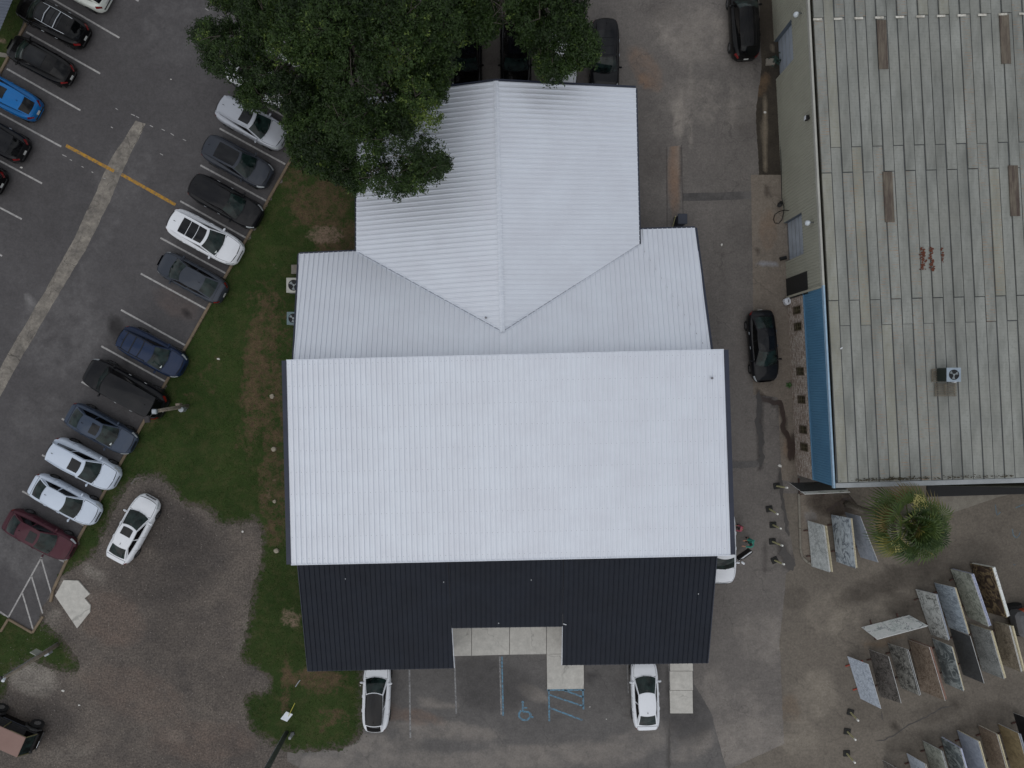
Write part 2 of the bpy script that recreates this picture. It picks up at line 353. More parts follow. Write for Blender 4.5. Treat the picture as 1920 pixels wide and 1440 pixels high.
YARD = [(1468, 925), (1568, 925), (1740, 935), (1870, 925), (2600, 880), (2600, 2200), (1380, 2200), (1362, 1445), (1470, 1395), (1462, 1200), (1475, 1075), (1492, 1060)]
YB = [(1680, 1085, 150, 30, -22, 0, .8), (1705, 1142, 60, 30, 10, 0, .75), (1560, 1150, 70, 60, 0, 1, .35), (1500, 1380, 50, 50, 0, 1, .5), (1640, 1340, 70, 40, 0, 0, .3), (1820, 1040, 80, 40, 0, 0, .4), (1650, 945, 90, 34, 20, 0, 1), (1590, 938, 80, 30, 10, 0, 1), (1490, 1120, 40, 30, 0, 0, .4), (1760, 1090, 80, 30, -20, 0, .5), (1560, 960, 20, 16, 0, 0, .7),
      (1760, 1330, 80, 30, -20, 0, .45), (1700, 1390, 60, 25, -20, 0, .5), (1850, 1340, 60, 30, -20, 0, .5), (1530, 1300, 50, 60, 0, 1, .5), (1660, 1200, 60, 14, -20, 2, .5), (1480, 1330, 30, 40, 0, 2, .35), (1650, 1130, 60, 30, -20, 1, .3), (1900, 1290, 60, 40, 0, 0, .3),
      (1500, 980, 14, 60, 0, 1, .3)]
sheet('stone_yard', YARD, .004, M['yard'], .5, .04, YB, [([(1650, 1380), (1700, 1350), (1750, 1325), (1800, 1320)], 1.6, 0, .9), ([(1654, 1330), (1662, 1355)], 3, 0, 1), ([(1700, 1400), (1900, 1335)], 14, 0, .5)])
# damp gutter and pads along the warehouse wall
sheet('wall_gutter', [(1420, -60), (1458, -60), (1462, 100), (1470, 330), (1424, 330), (1417, 200), (1428, 130)], .008, M['gutter'], .25, .04,
      [(1432, 250, 5, 70, 0, 1, .9), (1447, 90, 6, 10, 0, 1, .8), (1446, 118, 8, 6, 0, 1, .9), (1430, 160, 12, 30, 20, 2, .8)], [([(1433, 180), (1435, 240), (1433, 320)], 3, 1, 1.0)])
sheet('concrete_pad', [(1408, 328), (1470, 328), (1482, 560), (1492, 740), (1495, 905), (1466, 900), (1458, 745), (1412, 740), (1412, 560)], .012, M['padc'], .3, .02,
      [(1440, 495, 24, 8, 8, 1, 1.0), (1422, 470, 7, 10, 0, 0, .9), (1440, 430, 22, 50, 0, 2, .5), (1440, 620, 20, 50, 0, 2, .4), (1478, 840, 12, 30, 0, 2, .6), (1445, 360, 20, 20, 0, 0, .3)],
      [([(1420, 735), (1425, 745)], 5, 0, 1.0), ([(1424, 740), (1440, 748), (1462, 757), (1470, 790), (1478, 830), (1487, 862)], 6, 0, 1.0), ([(1488, 815), (1484, 862)], 9, 0, 1), ([(1438, 350), (1437, 366)], 3, 0, .9)])
sheet('asphalt_patch', [(1280, 362), (1340, 361), (1408, 358), (1408, 373), (1340, 376), (1280, 377)], .004, M['front'], .3, .015, [(1340, 368, 80, 20, 0, 0, .5)])
sheet('asphalt_patch', [(1249, 276), (1279, 272), (1282, 430), (1250, 430)], .004, M['ground'], .3, .015, [(1264, 330, 14, 90, 0, 2, .8), (1270, 300, 10, 40, 0, 1, .6)], [([(1249, 276), (1250, 430)], 2, 0, .8), ([(1279, 272), (1281, 430)], 2, 0, .8)])
sheet('asphalt_patch', [(1372, 866), (1424, 864), (1424, 876), (1372, 878)], .004, M['front'], .3, .015)

def trail(pts, w, m, name='wet_stain', z=.016, seed=1):
    rg_ = random.Random(seed); L_, R_ = [], []; pts = [P(*p) for p in pts]; dense = []
    for a, b in zip(pts, pts[1:]):
        n = max(1, int((b-a).length/.12)); dense += [a.lerp(b, k/n) for k in range(n)]
    for i, p in enumerate(dense):
        d = (dense[min(i+2, len(dense)-1)]-dense[max(i-2, 0)]).normalized(); nr = Vector((-d.y, d.x, 0)); e = min(1, i/4+.1, (len(dense)-1-i)/4+.1)
        p = p+nr*.12*noise.noise(Vector((p.x*2, p.y*2, seed)))
        L_.append(p+nr*w*e*(.5+.45*noise.noise(Vector((p.x*3, p.y*3, seed+2))))); R_.append(p-nr*w*e*(.5+.45*noise.noise(Vector((p.x*3, p.y*3, seed+7)))))
    n = len(L_); up = Vector((0, 0, z)); o = obj(name, [v+up for v in L_+R_], [(i, i+1, n+i+1, n+i) for i in range(n-1)], m)
    if o.data.polygons[0].normal.z < 0: o.data.flip_normals()
    o['kind'] = 'structure'; return o
M['wet'] = mat('wet_ground', lin((50, 47, 45)), lin((64, 60, 57)), 3, .35, fine=.2); M['wetb'] = mat('wet_brown', lin((62, 50, 44)), lin((50, 38, 34)), 3, .35, fine=.2)
trail([(1422, 732), (1424, 770), (1421, 790), (1427, 820), (1428, 862), (1427, 880)], .34, M['wet'], seed=3)
trail([(1424, 742), (1436, 748), (1446, 754), (1461, 756), (1467, 772), (1471, 790), (1468, 806), (1478, 826), (1485, 845), (1487, 866)], .30, M['wetb'], z=.018, seed=4)
trail([(1487, 822), (1484, 845), (1480, 868)], .5, M['wetb'], z=.020, seed=6)
trail([(1464, 880), (1462, 898), (1467, 935), (1473, 975), (1478, 1010)], .22, M['wet'], seed=8)
trail([(1466, 1022), (1474, 1040), (1482, 1060), (1490, 1072)], .62, M['wet'], seed=9)

trail([(1254, 1345), (1255, 1400), (1254, 1450)], .14, M['wet'], 'tar_seam', seed=11)
trail([(1640, 1392), (1672, 1380), (1705, 1358), (1735, 1345), (1765, 1328), (1790, 1322)], .07, M['wet'], 'tar_seam', seed=12)
trail([(1652, 1332), (1656, 1348), (1660, 1356)], .12, M['wet'], 'tar_seam', seed=13)
for k, (x, y) in enumerate(((1575, 940), (1590, 935), (1560, 950), (1606, 948), (1548, 958), (1582, 952), (1620, 940))):
    trail([(x, y), (x+12, y-6), (x+20, y+3)], .35, M['wetb'], 'soil_patch', z=.022+.001*k, seed=20+k)
def raised(name, pts, z0, z1, m, kind='structure'):
    n = len(pts); o = obj(name, [P(*p)+Vector((0, 0, z0)) for p in pts]+[P(*p)+Vector((0, 0, z1)) for p in pts],
                          [tuple(range(n))[::-1], tuple(range(n, 2*n))]+[(i, (i+1) % n, n+(i+1) % n, n+i) for i in range(n)], m)
    bm = bmesh.new(); bm.from_mesh(o.data); bmesh.ops.recalc_face_normals(bm, faces=bm.faces); bm.to_mesh(o.data); bm.free()
    if kind: o['kind'] = kind
    return o
def kerb(pts, w, hgt, m, name='kerb'):
    mb = MB()
    for a, b in zip(pts, pts[1:]):
        a, b = P(*a), P(*b); d = b-a; L = d.length
        nseg = max(1, int(L/3))
        for k in range(nseg):
            p, q = a.lerp(b, k/nseg), a.lerp(b, (k+1)/nseg)
            mb.box((p+q)/2+Vector((0, 0, hgt/2)), ((q-p).length-.012, w, hgt), rotz(math.atan2(d.y, d.x)), .02)
    return tag(mb.build(name, m), kind='structure')
M['kerb'] = mat('kerb_tan', lin((128, 112, 92)), lin((98, 86, 72)), 2, .85, fine=.2)
M['kerbg'] = mat('kerb_grey', lin((132, 128, 118)), lin((108, 102, 94)), 2, .85, fine=.2)
kerb([(620, 170), (545, 302), (131, 1040)], .17, .13, M['kerb'])
kerb([(131, 1040), (101, 1106), (96, 1128)], .17, .13, M['kerb'])
kerb([(82, 1155), (62, 1186), (17, 1160), (2, 1184)], .15, .12, M['kerb'])
kerb([(75, -20), (50, 46), (2, 136), (-40, 216)], .17, .13, M['kerb'])
raised('concrete_slab', [(105, 1116), (121, 1087), (148, 1088), (170, 1113), (160, 1121), (171, 1134), (170, 1147), (146, 1177)], 0, .10, M['concrete'])
raised('concrete_slab', [(-14, 96), (17, 102), (14, 109), (-14, 105)], .0, .10, M['kerbg'])
# entrance walk under the notch of the canopy, ramp and pads
for pts in ([(838, 1150), (884, 1150), (884, 1228), (838, 1229)], [(885, 1150), (955, 1150), (955, 1226), (885, 1228)], [(956, 1150), (1024, 1150), (1024, 1225), (956, 1226)],
            [(1025, 1150), (1078, 1150), (1078, 1224), (1025, 1225)]):
    raised('walk_slab', pts, 0, .13, M['concrete'])
raised('ramp_slab', [(1025, 1225.6), (1094, 1224.6), (1094.5, 1290), (1026, 1291)], 0, .12, M['concrete'])
for y0, y1 in ((1225, 1256.5), (1257.3, 1292.6), (1293.4, 1336)):
    raised('ramp_slab', [(1255, y0), (1297.5, y0), (1298.5, y1), (1256, y1)], 0, .12, M['concrete'])
# kerb loop round the planted corner of the yard
kerb([(1497, 925), (1499, 990), (1500, 1030), (1504, 1045), (1514, 1054), (1526, 1060)], .14, .12, M['kerbg'])
sheet('planting_bed', [(1499, 925), (1566, 925), (1610, 930), (1640, 960), (1560, 968), (1530, 1060), (1514, 1053), (1504, 1043), (1500, 1028)], .008, M['padc'], .3, .02,
      [(1560, 945, 60, 30, 10, 0, .9), (1600, 940, 50, 20, 0, 0, .9), (1520, 970, 14, 20, 0, 1, .4)])
raised('walkway_slab', [(1570, 880), (1737, 880), (1737, 936), (1690, 948), (1610, 950), (1590, 925), (1570, 925)], 0, .08, M['yard'])
raised('walkway_slab', [(1738, 880), (2000, 880), (1990, 905), (1872, 931), (1770, 966), (1738, 972)], 0, .10, M['kerbg'])

# ------------------------------------------------------------------ painted markings
def paintmark(name, c, wear=.5):
    t = NT(name); n = t.noise(6, 6, .7)
    col = t.mix(t.ramp(n, .42, .62, 0, wear), c, lin((84, 83, 85)))
    return t.done(col, .8, 0, .3)
M['wline'] = paintmark('white_line_paint', lin((172, 170, 168)), .45); M['yline'] = paintmark('yellow_line_paint', lin((176, 132, 42)), .75)
M['bline'] = paintmark('blue_line_paint', lin((96, 138, 162)), .85); M['wworn'] = paintmark('worn_white_paint', lin((140, 140, 140)), .9)
def stripe(a, b, w, m, name='parking_line', z=.009, base=None):
    a, b = P(*a), P(*b); d = (b-a).normalized(); nrm = Vector((-d.y, d.x, 0))*w/2; up = Vector((0, 0, z))
    mb = MB(); n = max(1, int((b-a).length/.5)); 
    for k in range(n):
        p, q = a.lerp(b, k/n), a.lerp(b, (k+1)/n); mb.quad(p-nrm+up, q-nrm+up, q+nrm+up, p+nrm+up)
    return tag(mb.build(name, m), kind='structure')
for a, b in [((412, 241), (535, 308)), ((376, 310), (500, 377)), ((338, 377), (463, 447)), ((301, 446), (426, 514)), ((264, 513), (389, 581)), ((227, 581), (352, 650)), ((190, 649), (315, 718)), ((153, 716), (278, 784)),
             ((116, 785), (241, 853)), ((79, 853), (205, 922)), ((42, 921), (168, 991)), ((4, 989), (130, 1059)), ((450, 172), (572, 240)),
             ((88, -8), (224, 71)), ((49, 60), (188, 138)), ((13, 129), (151, 207)), ((-30, 196), (115, 275)), ((-50, 275), (79, 344)), ((-90, 342), (41, 411)), ((-120, 412), (4, 480)), ((180, -45), (260, 2)), ((0, 1147), (16, 1158))]:
    stripe(a, b, .115, M['wline'])
for a, b in [((84, 1034), (16, 1157)), ((60, 1082), (96, 1158)), ((41, 1112), (62, 1180)), ((78, 1048), (104, 1150)), ((104, 1050), (97, 1118))][:1]+[((59, 1080), (80, 1150)), ((42, 1112), (62, 1180)), ((77, 1046), (98, 1118))]:
    stripe(a, b, .10, M['wline'], 'hatch_line')
stripe((124, 273), (214, 321), .21, M['yline'], 'yellow_line'); stripe((228, 327), (329, 384), .21, M['yline'], 'yellow_line')
for a, b in [((246, 214), (253, 217)), ((255, 218), (261, 221)), ((281, 235), (287, 238)), ((303, 242), (309, 245)), ((320, 250), (326, 254)), ((343, 261), (349, 264)), ((217, 203), (221, 206)), ((117, 290), (125, 294)), ((131, 299), (135, 301)), ((153, 312), (157, 314)), ((172, 322), (175, 324)), ((194, 334), (198, 335)),
             ((208, 238), (212, 240)), ((300, 288), (306, 291)), ((385, 16), (391, 20)), ((411, 30), (417, 33))]:
    stripe(a, b, .05, M['wline'], 'dashed_line')
stripe((767.5, 1246), (769.5, 1383), .11, M['wworn'], 'parking_line', .013); stripe((852, 1232), (855.5, 1338), .10, M['wworn'], 'parking_line', .013)
stripe((937, 1231), (940, 1340), .10, M['wworn'], 'parking_line', .013); stripe((941, 1231), (943.5, 1342), .10, M['bline'], 'parking_line', .013)
stripe((1254, 1240), (1256, 1310), .06, M['wworn'], 'parking_line', .013); stripe((1176, 1245), (1178, 1300), .06, M['wworn'], 'parking_line', .013)
for a, b in [((1026, 1293.5), (1096, 1293.5)), ((1029, 1293), (1030, 1352)), ((1093, 1293), (1094, 1330)), ((1031, 1303), (1094, 1324)), ((1058, 1294), (1094, 1307)), ((1031, 1327), (1092, 1350))]:
    stripe(a, b, .11, M['bline'], 'blue_hatch_line', .013)
# wheelchair symbol
mb = MB(); ring = [P(984+11*math.cos(R(a)), 1340+10*math.sin(R(a))) for a in range(-20, 235, 12)]
def strip_path(mb, pts, w, z=.013):
    for p, q in zip(pts, pts[1:]):
        d = (q-p).normalized(); n_ = Vector((-d.y, d.x, 0))*w/2; up = Vector((0, 0, z)); mb.quad(p-n_+up, q-n_+up, q+n_+up, p+n_+up)
strip_path(mb, ring, .13); strip_path(mb, [P(980, 1319), P(980.5, 1334), P(992, 1335), P(996, 1345), P(1000, 1344)], .12, .0135); strip_path(mb, [P(980, 1327), P(989, 1327)], .09, .014)
c0 = P(980, 1316.5); mb.add([c0+Vector((.09*math.cos(R(a)), .09*math.sin(R(a)), .0145)) for a in range(0, 360, 30)], [tuple(range(12))])
tag(mb.build('wheelchair_symbol', M['bline']), kind='structure')
# faded blue scribbles of spray paint in the yard
mb = MB()
for pts in ([(1866, 946), (1869, 966), (1876, 960)], [(1904, 952), (1914, 948), (1920, 946)], [(1898, 992), (1900, 1004), (1906, 1009), (1911, 1003), (1913, 997)], [(1900, 1058), (1904, 1059)]):
    strip_path(mb, [P(*p) for p in pts], .07, .009)
tag(mb.build('spray_mark', paintmark('spray_paint', lin((96, 120, 132)), .95)), kind='structure')

# grass blades (stuff)
mb_v, mb_f = [], []
rg = random.Random(3)
def blades(poly_px, blobs, lines, dens, z, softpx=None):
    sp_ = [P(*p).xy for p in (softpx or [])][::3]; soft = list(zip(sp_, sp_[1:]))
    pl = [P(*p).xy for p in poly_px]; xs = [p.x for p in pl]; ys = [p.y for p in pl]; tl = [(p.x, p.y) for p in pl]
    x0, x1, y0, y1 = max(min(xs), -35), max(xs), max(min(ys), -26), min(max(ys), 26.5)
    for _ in range(int((x1-x0)*(y1-y0)*dens)):
        x, y = rg.uniform(x0, x1), rg.uniform(y0, y1)
        inside = inpoly(x, y, tl)
        if not inside:
            if not soft: continue
            d = min((Vector((x, y))-a-(b-a)*max(0, min(1, (Vector((x, y))-a).dot(b-a)/((b-a).length_squared+1e-9)))).length for a, b in soft)
            if rg.random() > math.exp(-d/.13): continue
        r = blobs_eval(960+x*F/CH, 720-y*F/CH, blobs, lines)
        if rg.random() < max(r[1], r[2])*.85: continue
        nz = noise.noise(Vector((x*.8, y*.8, 3)))
        if rg.random() > .75+nz: continue
        a = rg.uniform(0, 6.28); L = rg.uniform(.05, .12); w = rg.uniform(.012, .022); tl_ = rg.uniform(.3, 1.1)
        d = Vector((math.cos(a), math.sin(a), 0)); s_ = Vector((-d.y, d.x, 0))*w
        p = Vector((x, y, z)); q = p+d*L*math.sin(tl_)+Vector((0, 0, L*math.cos(tl_)))
        n = len(mb_v); mb_v.extend([p-s_, p+s_, q]); mb_f.append((n, n+1, n+2))
blades(LAWN, DB, DL, 170, .012, LAWN[3:-5]); blades(ISL, [], [], 180, .012, ISL[3:]); blades(CORN, [], [], 150, .016)
t = NT('grass_blade'); n = t.noise(1.1, 6, .7); n2 = t.noise(30, 2)
col = t.mix(t.ramp(n, .35, .65), lin((42, 66, 22)), lin((66, 86, 38))); col = t.mix(t.ramp(n2, .55, .8, 0, .55), col, lin((100, 100, 62)))
M['blade'] = t.done(col, .8, 0, .2)
tag(obj('lawn_grass', mb_v, mb_f, M['blade']), 'short green mown grass with bare patches beside the car park', 'grass', kind='stuff')
# loose pebbles
mb_v, mb_f = [], []
gp = [(P(*p).x, P(*p).y) for p in GRV]
lp = [(P(*p).x, P(*p).y) for p in LAWN]
for _ in range(2600):
    x, y = rg.uniform(-35, -13), rg.uniform(-26, -5)
    if not inpoly(x, y, gp) or inpoly(x, y, lp): continue
    s_ = rg.choice((.02, .02, .03, .045)); p = Vector((x, y, .012+s_*.3)); n = len(mb_v)
    mb_v += [p+Vector((rg.uniform(.6, 1)*s_*math.cos(k*1.57), rg.uniform(.6, 1)*s_*math.sin(k*1.57), -s_*.3)) for k in range(4)]+[p+Vector((0, 0, s_*.5))]
    mb_f += [(n, n+1, n+4), (n+1, n+2, n+4), (n+2, n+3, n+4), (n+3, n, n+4)]
tag(obj('loose_pebbles', mb_v, mb_f, mat('pebble', lin((150, 143, 136)), lin((90, 84, 80)), 7, .9)), 'loose pale pebbles scattered over the dark gravel drive', 'pebbles', kind='stuff')

# ------------------------------------------------------------------ buildings
def ribbed(name, poly, dirv, period, prof, m, parent=None, off=0.0):
    """Sheet metal: convex planar polygon, ribs run along dirv; prof = [(u, height)] over one period."""
    poly = [Vector(p) for p in poly]
    n = (poly[1]-poly[0]).cross(poly[2]-poly[0]).normalized()
    for i in range(len(poly)):                       # robust normal
        n2 = (poly[(i+1) % len(poly)]-poly[i]).cross(poly[(i+2) % len(poly)]-poly[(i+1) % len(poly)])
        if n2.length > (poly[1]-poly[0]).length*.5: n = n2.normalized(); break
    v = Vector(dirv); v = (v-n*v.dot(n)).normalized(); u = v.cross(n); O = poly[0]
    us = [(p-O).dot(u) for p in poly]; vs2 = [(p-O).dot(v) for p in poly]
    k0, k1 = int(math.floor(min(us)/period))-1, int(math.ceil(max(us)/period))+1
    bps = sorted({round(k*period+a+off, 5) for k in range(k0, k1+1) for a, _ in prof}|{min(us)-.01, max(us)+.01})
    bps = [b for b in bps if min(us)-.02 <= b <= max(us)+.02]
    bm = bmesh.new(); rows = [(bm.verts.new(O+u*b+v*(min(vs2)-.01)), bm.verts.new(O+u*b+v*(max(vs2)+.01))) for b in bps]
    for a, b in zip(rows, rows[1:]): bm.faces.new((a[0], b[0], b[1], a[1]))
    cen = sum(poly, Vector())/len(poly)
    for i in range(len(poly)):
        a, b = poly[i], poly[(i+1) % len(poly)]; pn = (b-a).cross(n).normalized()
        if (cen-a).dot(pn) > 0: pn = -pn
        bmesh.ops.bisect_plane(bm, geom=bm.verts[:]+bm.edges[:]+bm.faces[:], dist=1e-5, plane_co=a, plane_no=pn, clear_outer=True)
    def h(uu):
        uu = (uu-off) % period; pr = prof+[(period, prof[0][1])]
        for (a, ha), (b, hb) in zip(pr, pr[1:]):
            if a <= uu <= b: return ha+(hb-ha)*(uu-a)/max(b-a, 1e-6)
        return 0
    for vt in bm.verts: vt.co += n*h((vt.co-O).dot(u))
    bmesh.ops.recalc_face_normals(bm, faces=bm.faces)
    bm.normal_update()
    if bm.faces and bm.faces[:][0].normal.dot(n) < 0: bmesh.ops.reverse_faces(bm, faces=bm.faces[:])
    me = bpy.data.meshes.new(name); bm.to_mesh(me); bm.free(); me.materials.append(m)
    o = bpy.data.objects.new(name, me); COL.objects.link(o)
    if parent: o.parent = parent
    return o
RIB = [(0, 0), (.006, .068), (.048, .068), (.054, 0), (.155, 0), (.162, .006), (.176, .006), (.183, 0), (.235, 0), (.242, .006), (.256, .006), (.263, 0)]
RIBS = [(0, 0), (.006, .068), (.048, .068), (.054, 0)]
def metal_roof(name, c1, c2, metal, rough, dots=True):
    t = NT(name); n = t.noise(.5, 5, .6); n2 = t.noise(22, 3, .6); n3 = t.noise(2.2, 6, .7)
    col = t.mix(t.ramp(n, .35, .65), c1, c2)
    col = t.mix(t.ramp(n3, .6, .8, 0, .25), col, tuple(v*.8 for v in c1))
    col = t.mix(1.0, col, t.grey(t.ramp(n2, .2, .8, .97, 1.03)), 'MULTIPLY')
    return t.done(col, t.ramp(n3, .3, .7, rough, rough+.12), metal, .5 if metal else .2)
M['wroof'] = metal_roof('galvalume_roof', lin((219, 224, 232)), lin((214, 218, 226)), .3, .36)
M['broof'] = metal_roof('black_metal_roof', lin((24, 29, 39)), lin((27, 33, 44)), 0, .5)
M['trim'] = mat('dark_trim', lin((44, 50, 66)), lin((36, 41, 56)), 1, .45, .2)
M['wall_w'] = mat('building_wall', lin((190, 192, 196)), lin((172, 174, 180)), .6, .7)
M['flash'] = mat('white_flashing', lin((214, 219, 228)), lin((200, 206, 216)), 2, .4, .3)

B = thing('metal_roof_building', 'long building with bright white ribbed metal roofs and a black canopy roof at its front', 'building', P(950, 850))
B.location = (0, 0, 0)
# heights: main roof 6.1, rear slope 5.1 to 2.8, north wing ridge 4.6, canopy 4.6 to 2.5
m1, m2, m3, m4 = P(537, 676, 6.1), P(1357, 656, 6.1), P(1370, 1040, 6.1), P(546, 1058, 6.1)
def plane_fix(pts):        # drop the last point into the plane of the first three
    a, b, c = pts[:3]; n = (b-a).cross(c-a).normalized()
    return pts[:3]+[p-n*((p-a).dot(n)) for p in pts[3:]]
ribbed('main_roof', [m4, m3, m2, m1], m4-m1, .3048, RIB, M['wroof'], B)
def screws(o_corner, du, dv, rows, lim_u, m, name='roof_screws'):
    n = du.cross(dv).normalized(); n = n if n.z > 0 else -n; mb = MB(); d = Vector((.017, 0, 0)); e = Vector((0, .017, 0))
    for r_ in rows:
        k = 0.0
        while k < lim_u:
            c = o_corner+du*(k+.11)+dv*r_+n*.006; mb.add([c-d, c-e, c+d, c+e, c+n*.012], [(0, 1, 4), (1, 2, 4), (2, 3, 4), (3, 0, 4)]); k += .3048
    o = mb.build(name, m, B); o['kind'] = 'stuff'; return o
def edge_trim(name, a, b, w_out, th, m, parent, drop=.32, side=1, lift=.012):
    a, b = Vector(a), Vector(b); d = (b-a).normalized(); o_ = Vector((d.y, -d.x, 0)).normalized()*side
    mb = MB(); up = Vector((0, 0, lift)); dn = Vector((0, 0, -drop))
    mb.add([a+up, a+o_*w_out+up, b+o_*w_out+up, b+up, a+dn, a+o_*w_out+dn, b+o_*w_out+dn, b+dn],
           [(0, 1, 2, 3), (7, 6, 5, 4), (1, 5, 6, 2), (0, 4, 5, 1), (3, 2, 6, 7), (0, 3, 7, 4)])
    o = mb.build(name, m, parent); bm = bmesh.new(); bm.from_mesh(o.data); bmesh.ops.recalc_face_normals(bm, faces=bm.faces); bm.to_mesh(o.data); bm.free(); return o
mscr = mat('screw_heads', lin((120, 126, 136)), rough=.5, fine=0)
_u, _v = (m2-m1).normalized(), (m4-m1).normalized()
screws(m1, _u, _v, [.25+1.25*i for i in range(10)], (m2-m1).length-.3, mscr)
mlapw = mat('lap_shadow', lin((176, 182, 194)), lin((196, 202, 212)), 3, .5)
for r_ in (): MB().box(m1+_u*(m2-m1).length/2+_v*r_+Vector((0, 0, .006)), ((m2-m1).length-.1, .02, .012), rotz(math.atan2(_u.y, _u.x))).build('sheet_lap', mlapw, B)
edge_trim('rake_trim', m1, m4, .27, .02, M['trim'], B, .35, 1, .03)
edge_trim('rake_trim', m2, m3, .27, .02, M['trim'], B, .35, -1, .03)
edge_trim('ridge_flashing', m1, m2, .05, .02, M['flash'], B, .2, -1, .045)
edge_trim('eave_flashing', m4, m3, .05, .02, M['flash'], B, .25, 1, .045)
# rear cross slope
e1, e2 = P(561, 476, 2.8), P(1303, 427, 2.6)
t1, t2 = P(550, 674, 5.15), P(1334, 658, 5.2)
vl, vr, vt = P(668, 470, 2.84), P(1199, 457, 2.96), P(942, 622, 4.62)
import itertools
def plane_z(a, b, c):
    n = (b-a).cross(c-a).normalized()
    return lambda q: a.z-((q[0]-a.x)*n.x+(q[1]-a.y)*n.y)/n.z
def unproj(px, py, zf):      # photo point on the plane zf
    h = 4
    for _ in range(20): q = P(px, py, h); h = zf(q)
    return P(px, py, h)
zr = plane_z(P(561, 476, 2.8), P(1318, 545, 3.85), P(942, 668, 5.1))
rdir = (P(942, 668, 5.1)-P(942, 500, 3.05))
E1, E2, E3 = unproj(561, 476, zr), unproj(668, 471, zr), unproj(942, 622, zr)
T1, T2 = unproj(550, 690, zr), unproj(1335, 672, zr)
V2, V3 = unproj(1199, 457, zr), unproj(1303, 427, zr); V25 = unproj(1199, 430, zr)
Tm = unproj(942, 681, zr)
ribbed('rear_roof', [T1, Tm, E3, E2, E1], rdir, .3048, RIBS, M['wroof'], B)
ribbed('rear_roof', [Tm, T2, V2, E3], rdir, .3048, RIBS, M['wroof'], B)
ribbed('rear_roof', [V2, T2, V3, V25], rdir, .3048, RIBS, M['wroof'], B)
for o_ in [o for o in B.children if o.name.startswith('rear_roof')]:
    pass
edge_trim('rake_trim', T1, E1, .10, .02, M['trim'], B, .25, -1, .03)
edge_trim('rake_trim', T2, V3, .13, .02, M['trim'], B, .25, 1, .03)
edge_trim('rear_gutter', V25, V3, .10, .02, M['trim'], B, .18, -1, -.01)
edge_trim('rear_gutter', E1, E2, .10, .02, M['trim'], B, .18, -1, -.01)
# north wing gable: two slopes meeting the rear slope in valleys
zl = plane_z(P(930, 152, 4.62), P(942, 622, 4.62), P(668, 330, 2.84)); zrr = plane_z(P(930, 152, 4.62), P(942, 622, 4.62), P(1195, 310, 2.9))
RN, RS = P(930, 152, 4.62), P(942, 622, 4.62)
WL, WS = unproj(668, 185, zl), unproj(668, 471, zl)
XR, XS = unproj(1192, 165, zrr), unproj(1199, 457, zrr)
ribbed('wing_roof', [WS, RS, RN, WL], RN-WL-Vector((0, 0, 0)) if False else Vector((RN-WL).to_tuple()), .3048, RIB, M['wroof'], B)
ribbed('wing_roof', [RS, XS, XR, RN], RN-XR, .3048, RIB, M['wroof'], B)
edge_trim('gable_trim', WL, RN, .13, .02, M['trim'], B, .25, -1, .03); edge_trim('gable_trim', RN, XR, .13, .02, M['trim'], B, .25, -1, .03)
edge_trim('wing_gutter', XS, XR, .10, .02, M['trim'], B, .18, 1, -.02); edge_trim('wing_gutter', WL, WS, .10, .02, M['trim'], B, .18, 1, -.02)
def cap(name, a, b, w, m, lift=.045):
    d = (b-a).normalized(); s_ = d.cross(Vector((0, 0, 1))).normalized()*w/2; up = Vector((0, 0, lift)); dn = Vector((0, 0, lift-.03))
    return MB().add([a-s_+dn, b-s_+dn, b+up, a+up, b+s_+dn, a+s_+dn], [(0, 1, 2, 3), (3, 2, 4, 5)]).build(name, m, B)
cap('ridge_cap', RS, RN, .30, M['flash'], .065)
for a, b in ((E2, E3), (E3, V2)):
    d = (b-a).normalized(); s_ = d.cross(Vector((0, 0, 1))).normalized()*.14; up = Vector((0, 0, .055))
    MB().add([a-s_+up, b-s_+up, b+up-Vector((0, 0, .02)), a+up-Vector((0, 0, .02)), b+s_+up, a+s_+up], [(0, 1, 2, 3), (3, 2, 4, 5)]).build('valley_flashing', M['flash'], B)
MB().tube([a_+Vector((0, 0, .06)) for a_ in (E2.lerp(E3, .02), E3)], .016, 6).build('valley_seam', mat('seam_grey', lin((120, 128, 144)), rough=.5), B)
MB().tube([a_+Vector((0, 0, .06)) for a_ in (E3, V2.lerp(E3, .02))], .016, 6).build('valley_seam', mat('seam_grey', lin((120, 128, 144)), rough=.5), B)
# canopy (black), with the entrance notch
zc = plane_z(P(558, 1056, 4.55), P(1343, 1036, 4.55), P(950, 1250, 2.5))
cdir = P(950, 1250, 2.5)-P(950, 1045, 4.55)
C = lambda x, y: unproj(x, y, zc)
RIBB = [(0, 0), (.007, .058), (.040, .058), (.047, 0)]
cpoly = [[C(577.5, 1258.5), C(851.5, 1252.5), C(847, 1177.5), C(840.5, 1048), C(558, 1054)],
         [C(847, 1177.5), C(1055, 1174.5), C(1056, 1043), C(840.5, 1048)],
         [C(1054, 1247), C(1327, 1243), C(1344.5, 1036), C(1056, 1043), C(1055, 1174.5)]]
for q in cpoly: ribbed('canopy_roof', q, cdir, .3048, RIBB, M['broof'], B)
for a, b, sd in ((C(577.5, 1258.5), C(851.5, 1252.5), 1), (C(1054, 1247), C(1327, 1243), 1), (C(847, 1177.5), C(1055, 1174.5), 1)):
    edge_trim('canopy_fascia', a, b, .02, .02, M['trim'], B, .22, sd, -.005)
edge_trim('canopy_fascia', C(558, 1054), C(577.5, 1258.5), .04, .02, M['trim'], B, .2, 1, .03)
edge_trim('canopy_fascia', C(1344.5, 1036), C(1327, 1243), .04, .02, M['trim'], B, .2, -1, .03)
edge_trim('notch_fascia', C(851.5, 1252.5), C(847, 1177.5), .03, .02, M['flash'], B, .22, 1, .0)
